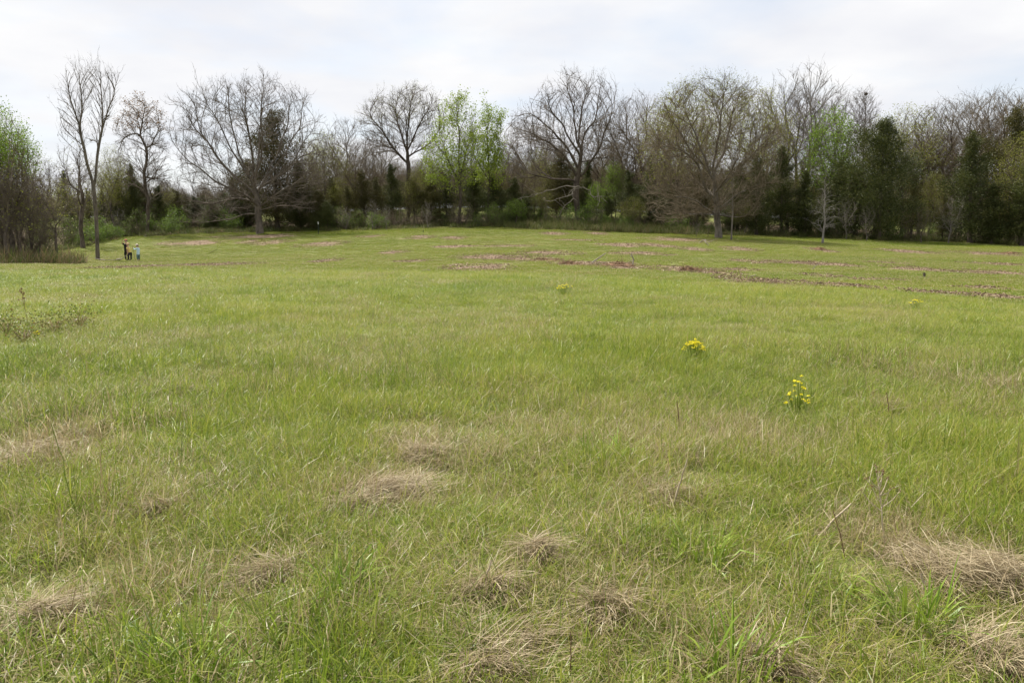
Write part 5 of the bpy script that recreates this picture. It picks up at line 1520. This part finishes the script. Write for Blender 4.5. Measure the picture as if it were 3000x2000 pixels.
    for s in "lr":
        a_, t_ = V[ix["an" + s]], V[ix["toe" + s]]
        skin_obj("shoe", [a_, tuple(np.array(a_) * .75 + np.array(t_) * .25 - np.array([0, 0, .02 * sc_])), t_], [(0, 1), (1, 2)], [R[ix["an" + s]] * 1.25, .05 * sc_, .042 * sc_], shoes, e_)
    for s in (-1, 1):
        c_ = hd + fw * .083 * q_ + sd_ * s * .034 * q_ + up_ * .012 * q_
        ellipsoid("eye", c_, [.012 * sc_] * 3, M_eye, e_, -1.1, 8, 6)
    ellipsoid("mouth", hd + fw * .082 * q_ - up_ * .055 * q_, [.022 * sc_, .022 * sc_, .007 * sc_], M_lip, e_, -1.1, 8, 6)
    tag(e_, label, "person", "people in the field")
    return e_, hd, up_, fw

YP = 64.0
K_ = YP / F / 15.68                    # metres per pixel of the enlarged detail the joints were read from
def zj(x, y, d=0.0): return (x * K_, d, (1325 - y) * K_)
def foot_at(zx): return stand(320 + zx / 15.68, YP, 764)

# adult in black
fo = stand(320 + 815 / 15.68, YP + .55, 764); o_ = 815
J = dict(pelvis=zj(800-o_, 930), chest=zj(795-o_, 640), neck=zj(805-o_, 535), head=zj(815-o_, 440), face=(.75, -.65, -.1),
         shl=zj(715-o_, 590), ell=zj(672-o_, 560, -.14), wrl=zj(725-o_, 470, -.20), shr=zj(905-o_, 585), elr=zj(1005-o_, 575, -.08), wrr=zj(895-o_, 500, -.18),
         hipl=zj(752-o_, 950), knl=zj(762-o_, 1130, -.02), anl=zj(772-o_, 1288), hipr=zj(860-o_, 950, .02), knr=zj(865-o_, 1130, .08), anr=zj(868-o_, 1288, .12))
pe, hd, up_, fw = figure("person", fo, .98, J, "adult in black clothes and rust-red cap with both arms raised to the head", M_black, M_black, M_dark, "elbow")
ellipsoid("hair", hd + up_ * .01 - fw * .02, [.108, .108, .12], M_dhair, pe, -.25)
ellipsoid("cap", hd + up_ * .045, [.115, .115, .10], M_redcap, pe, -.05)
disc_brim("cap_brim", hd + up_ * .045, .09, .19, M_dark, pe, math.atan2(fw[1], fw[0]) - .75, math.atan2(fw[1], fw[0]) + .75, .03)

# child in yellow bending to the left
fo = foot_at(945); o_ = 945
J = dict(pelvis=zj(985-o_, 960), chest=zj(920-o_, 790), neck=zj(902-o_, 700), head=zj(893-o_, 612), face=(-.95, -.25, -.25),
         shl=zj(885-o_, 745, -.11), ell=zj(890-o_, 905, -.15), wrl=zj(885-o_, 1010, -.10), shr=zj(905-o_, 740, .11), elr=zj(885-o_, 900, .12), wrr=zj(860-o_, 1020, .02),
         hipl=zj(975-o_, 990, -.07), knl=zj(905-o_, 1140, -.08), anl=zj(900-o_, 1285, -.06), hipr=zj(1005-o_, 985, .08), knr=zj(990-o_, 1140, .08), anr=zj(995-o_, 1285, .06))
pe, hd, up_, fw = figure("person", fo, .86, J, "blond child in a yellow shirt and dark trousers bending to lift a long branch", M_yshirt, M_navy, M_dark, "short", 1.15, 1.2, .04)
ellipsoid("hair", hd + up_ * .02 - fw * .012, [.108, .108, .115], M_blond, pe, -.15)
hand_y = fo + np.array(zj(868 - o_, 1055, -.05))

# child in pale blue
fo = stand(320 + 1345 / 15.68, YP - .6, 764); o_ = 1345
J = dict(pelvis=zj(1345-o_, 1030), chest=zj(1362-o_, 810), neck=zj(1342-o_, 722), head=zj(1328-o_, 650), face=(-.97, -.22, -.12),
         shl=zj(1335-o_, 765, -.12), ell=zj(1250-o_, 830, -.14), wrl=zj(1178-o_, 760, -.10), shr=zj(1375-o_, 770, .11), elr=zj(1370-o_, 900, .13), wrr=zj(1330-o_, 1000, .12),
         hipl=zj(1330-o_, 1050, -.06), knl=zj(1322-o_, 1180, -.06), anl=zj(1335-o_, 1288, -.05), hipr=zj(1365-o_, 1050, .07), knr=zj(1360-o_, 1180, .07), anr=zj(1370-o_, 1288, .07))
pe, hd, up_, fw = figure("person", fo, .84, J, "child in a long pale blue shirt and brimmed hat holding an upright stick", M_blue, M_teal, M_boot, "long", 1.0, 1.12, .10)
ellipsoid("hair", hd + up_ * .0 - fw * .02, [.094, .094, .10], M_dhair, pe, -.35)
ellipsoid("hat_crown", hd + up_ * .065, [.105, .105, .085], M_hat, pe, .0)
disc_brim("hat_band", hd + up_ * .072, .10, .110, M_dark, pe, drop=.0, th=.03)
disc_brim("hat_brim", hd + up_ * .060, .10, .140, M_hat, pe, drop=.03)
hand_b = fo + np.array(zj(1140 - o_, 720, -.10))

# what the children hold
ta = hand_y + [.12, 0, .04]
pb = [ta, hand_y, at(358, 758, YP - .05), at(349, 763.5, YP - .1), at(335, 766, YP - .1), at(318, 768, YP - .1), at(300, 767.5, YP - .1)]
for q in pb[3:]: q[2] = float(ground(q[0], q[1])) + .05
stick("long_branch", pb, .022, .035, M_dead, "long crooked branch on the ground, one end lifted by the child in yellow", "branch", None, 4, 61)
sb = at(397, 764.5, hand_b[1]); sb[2] = float(ground(sb[0], sb[1]))
stick("walking_stick", [sb, sb * .5 + hand_b * .5, hand_b + (hand_b - sb) * .04], .014, .012, M_brownst, "upright brown stick held by the child in pale blue", "stick", None, 0, 62)
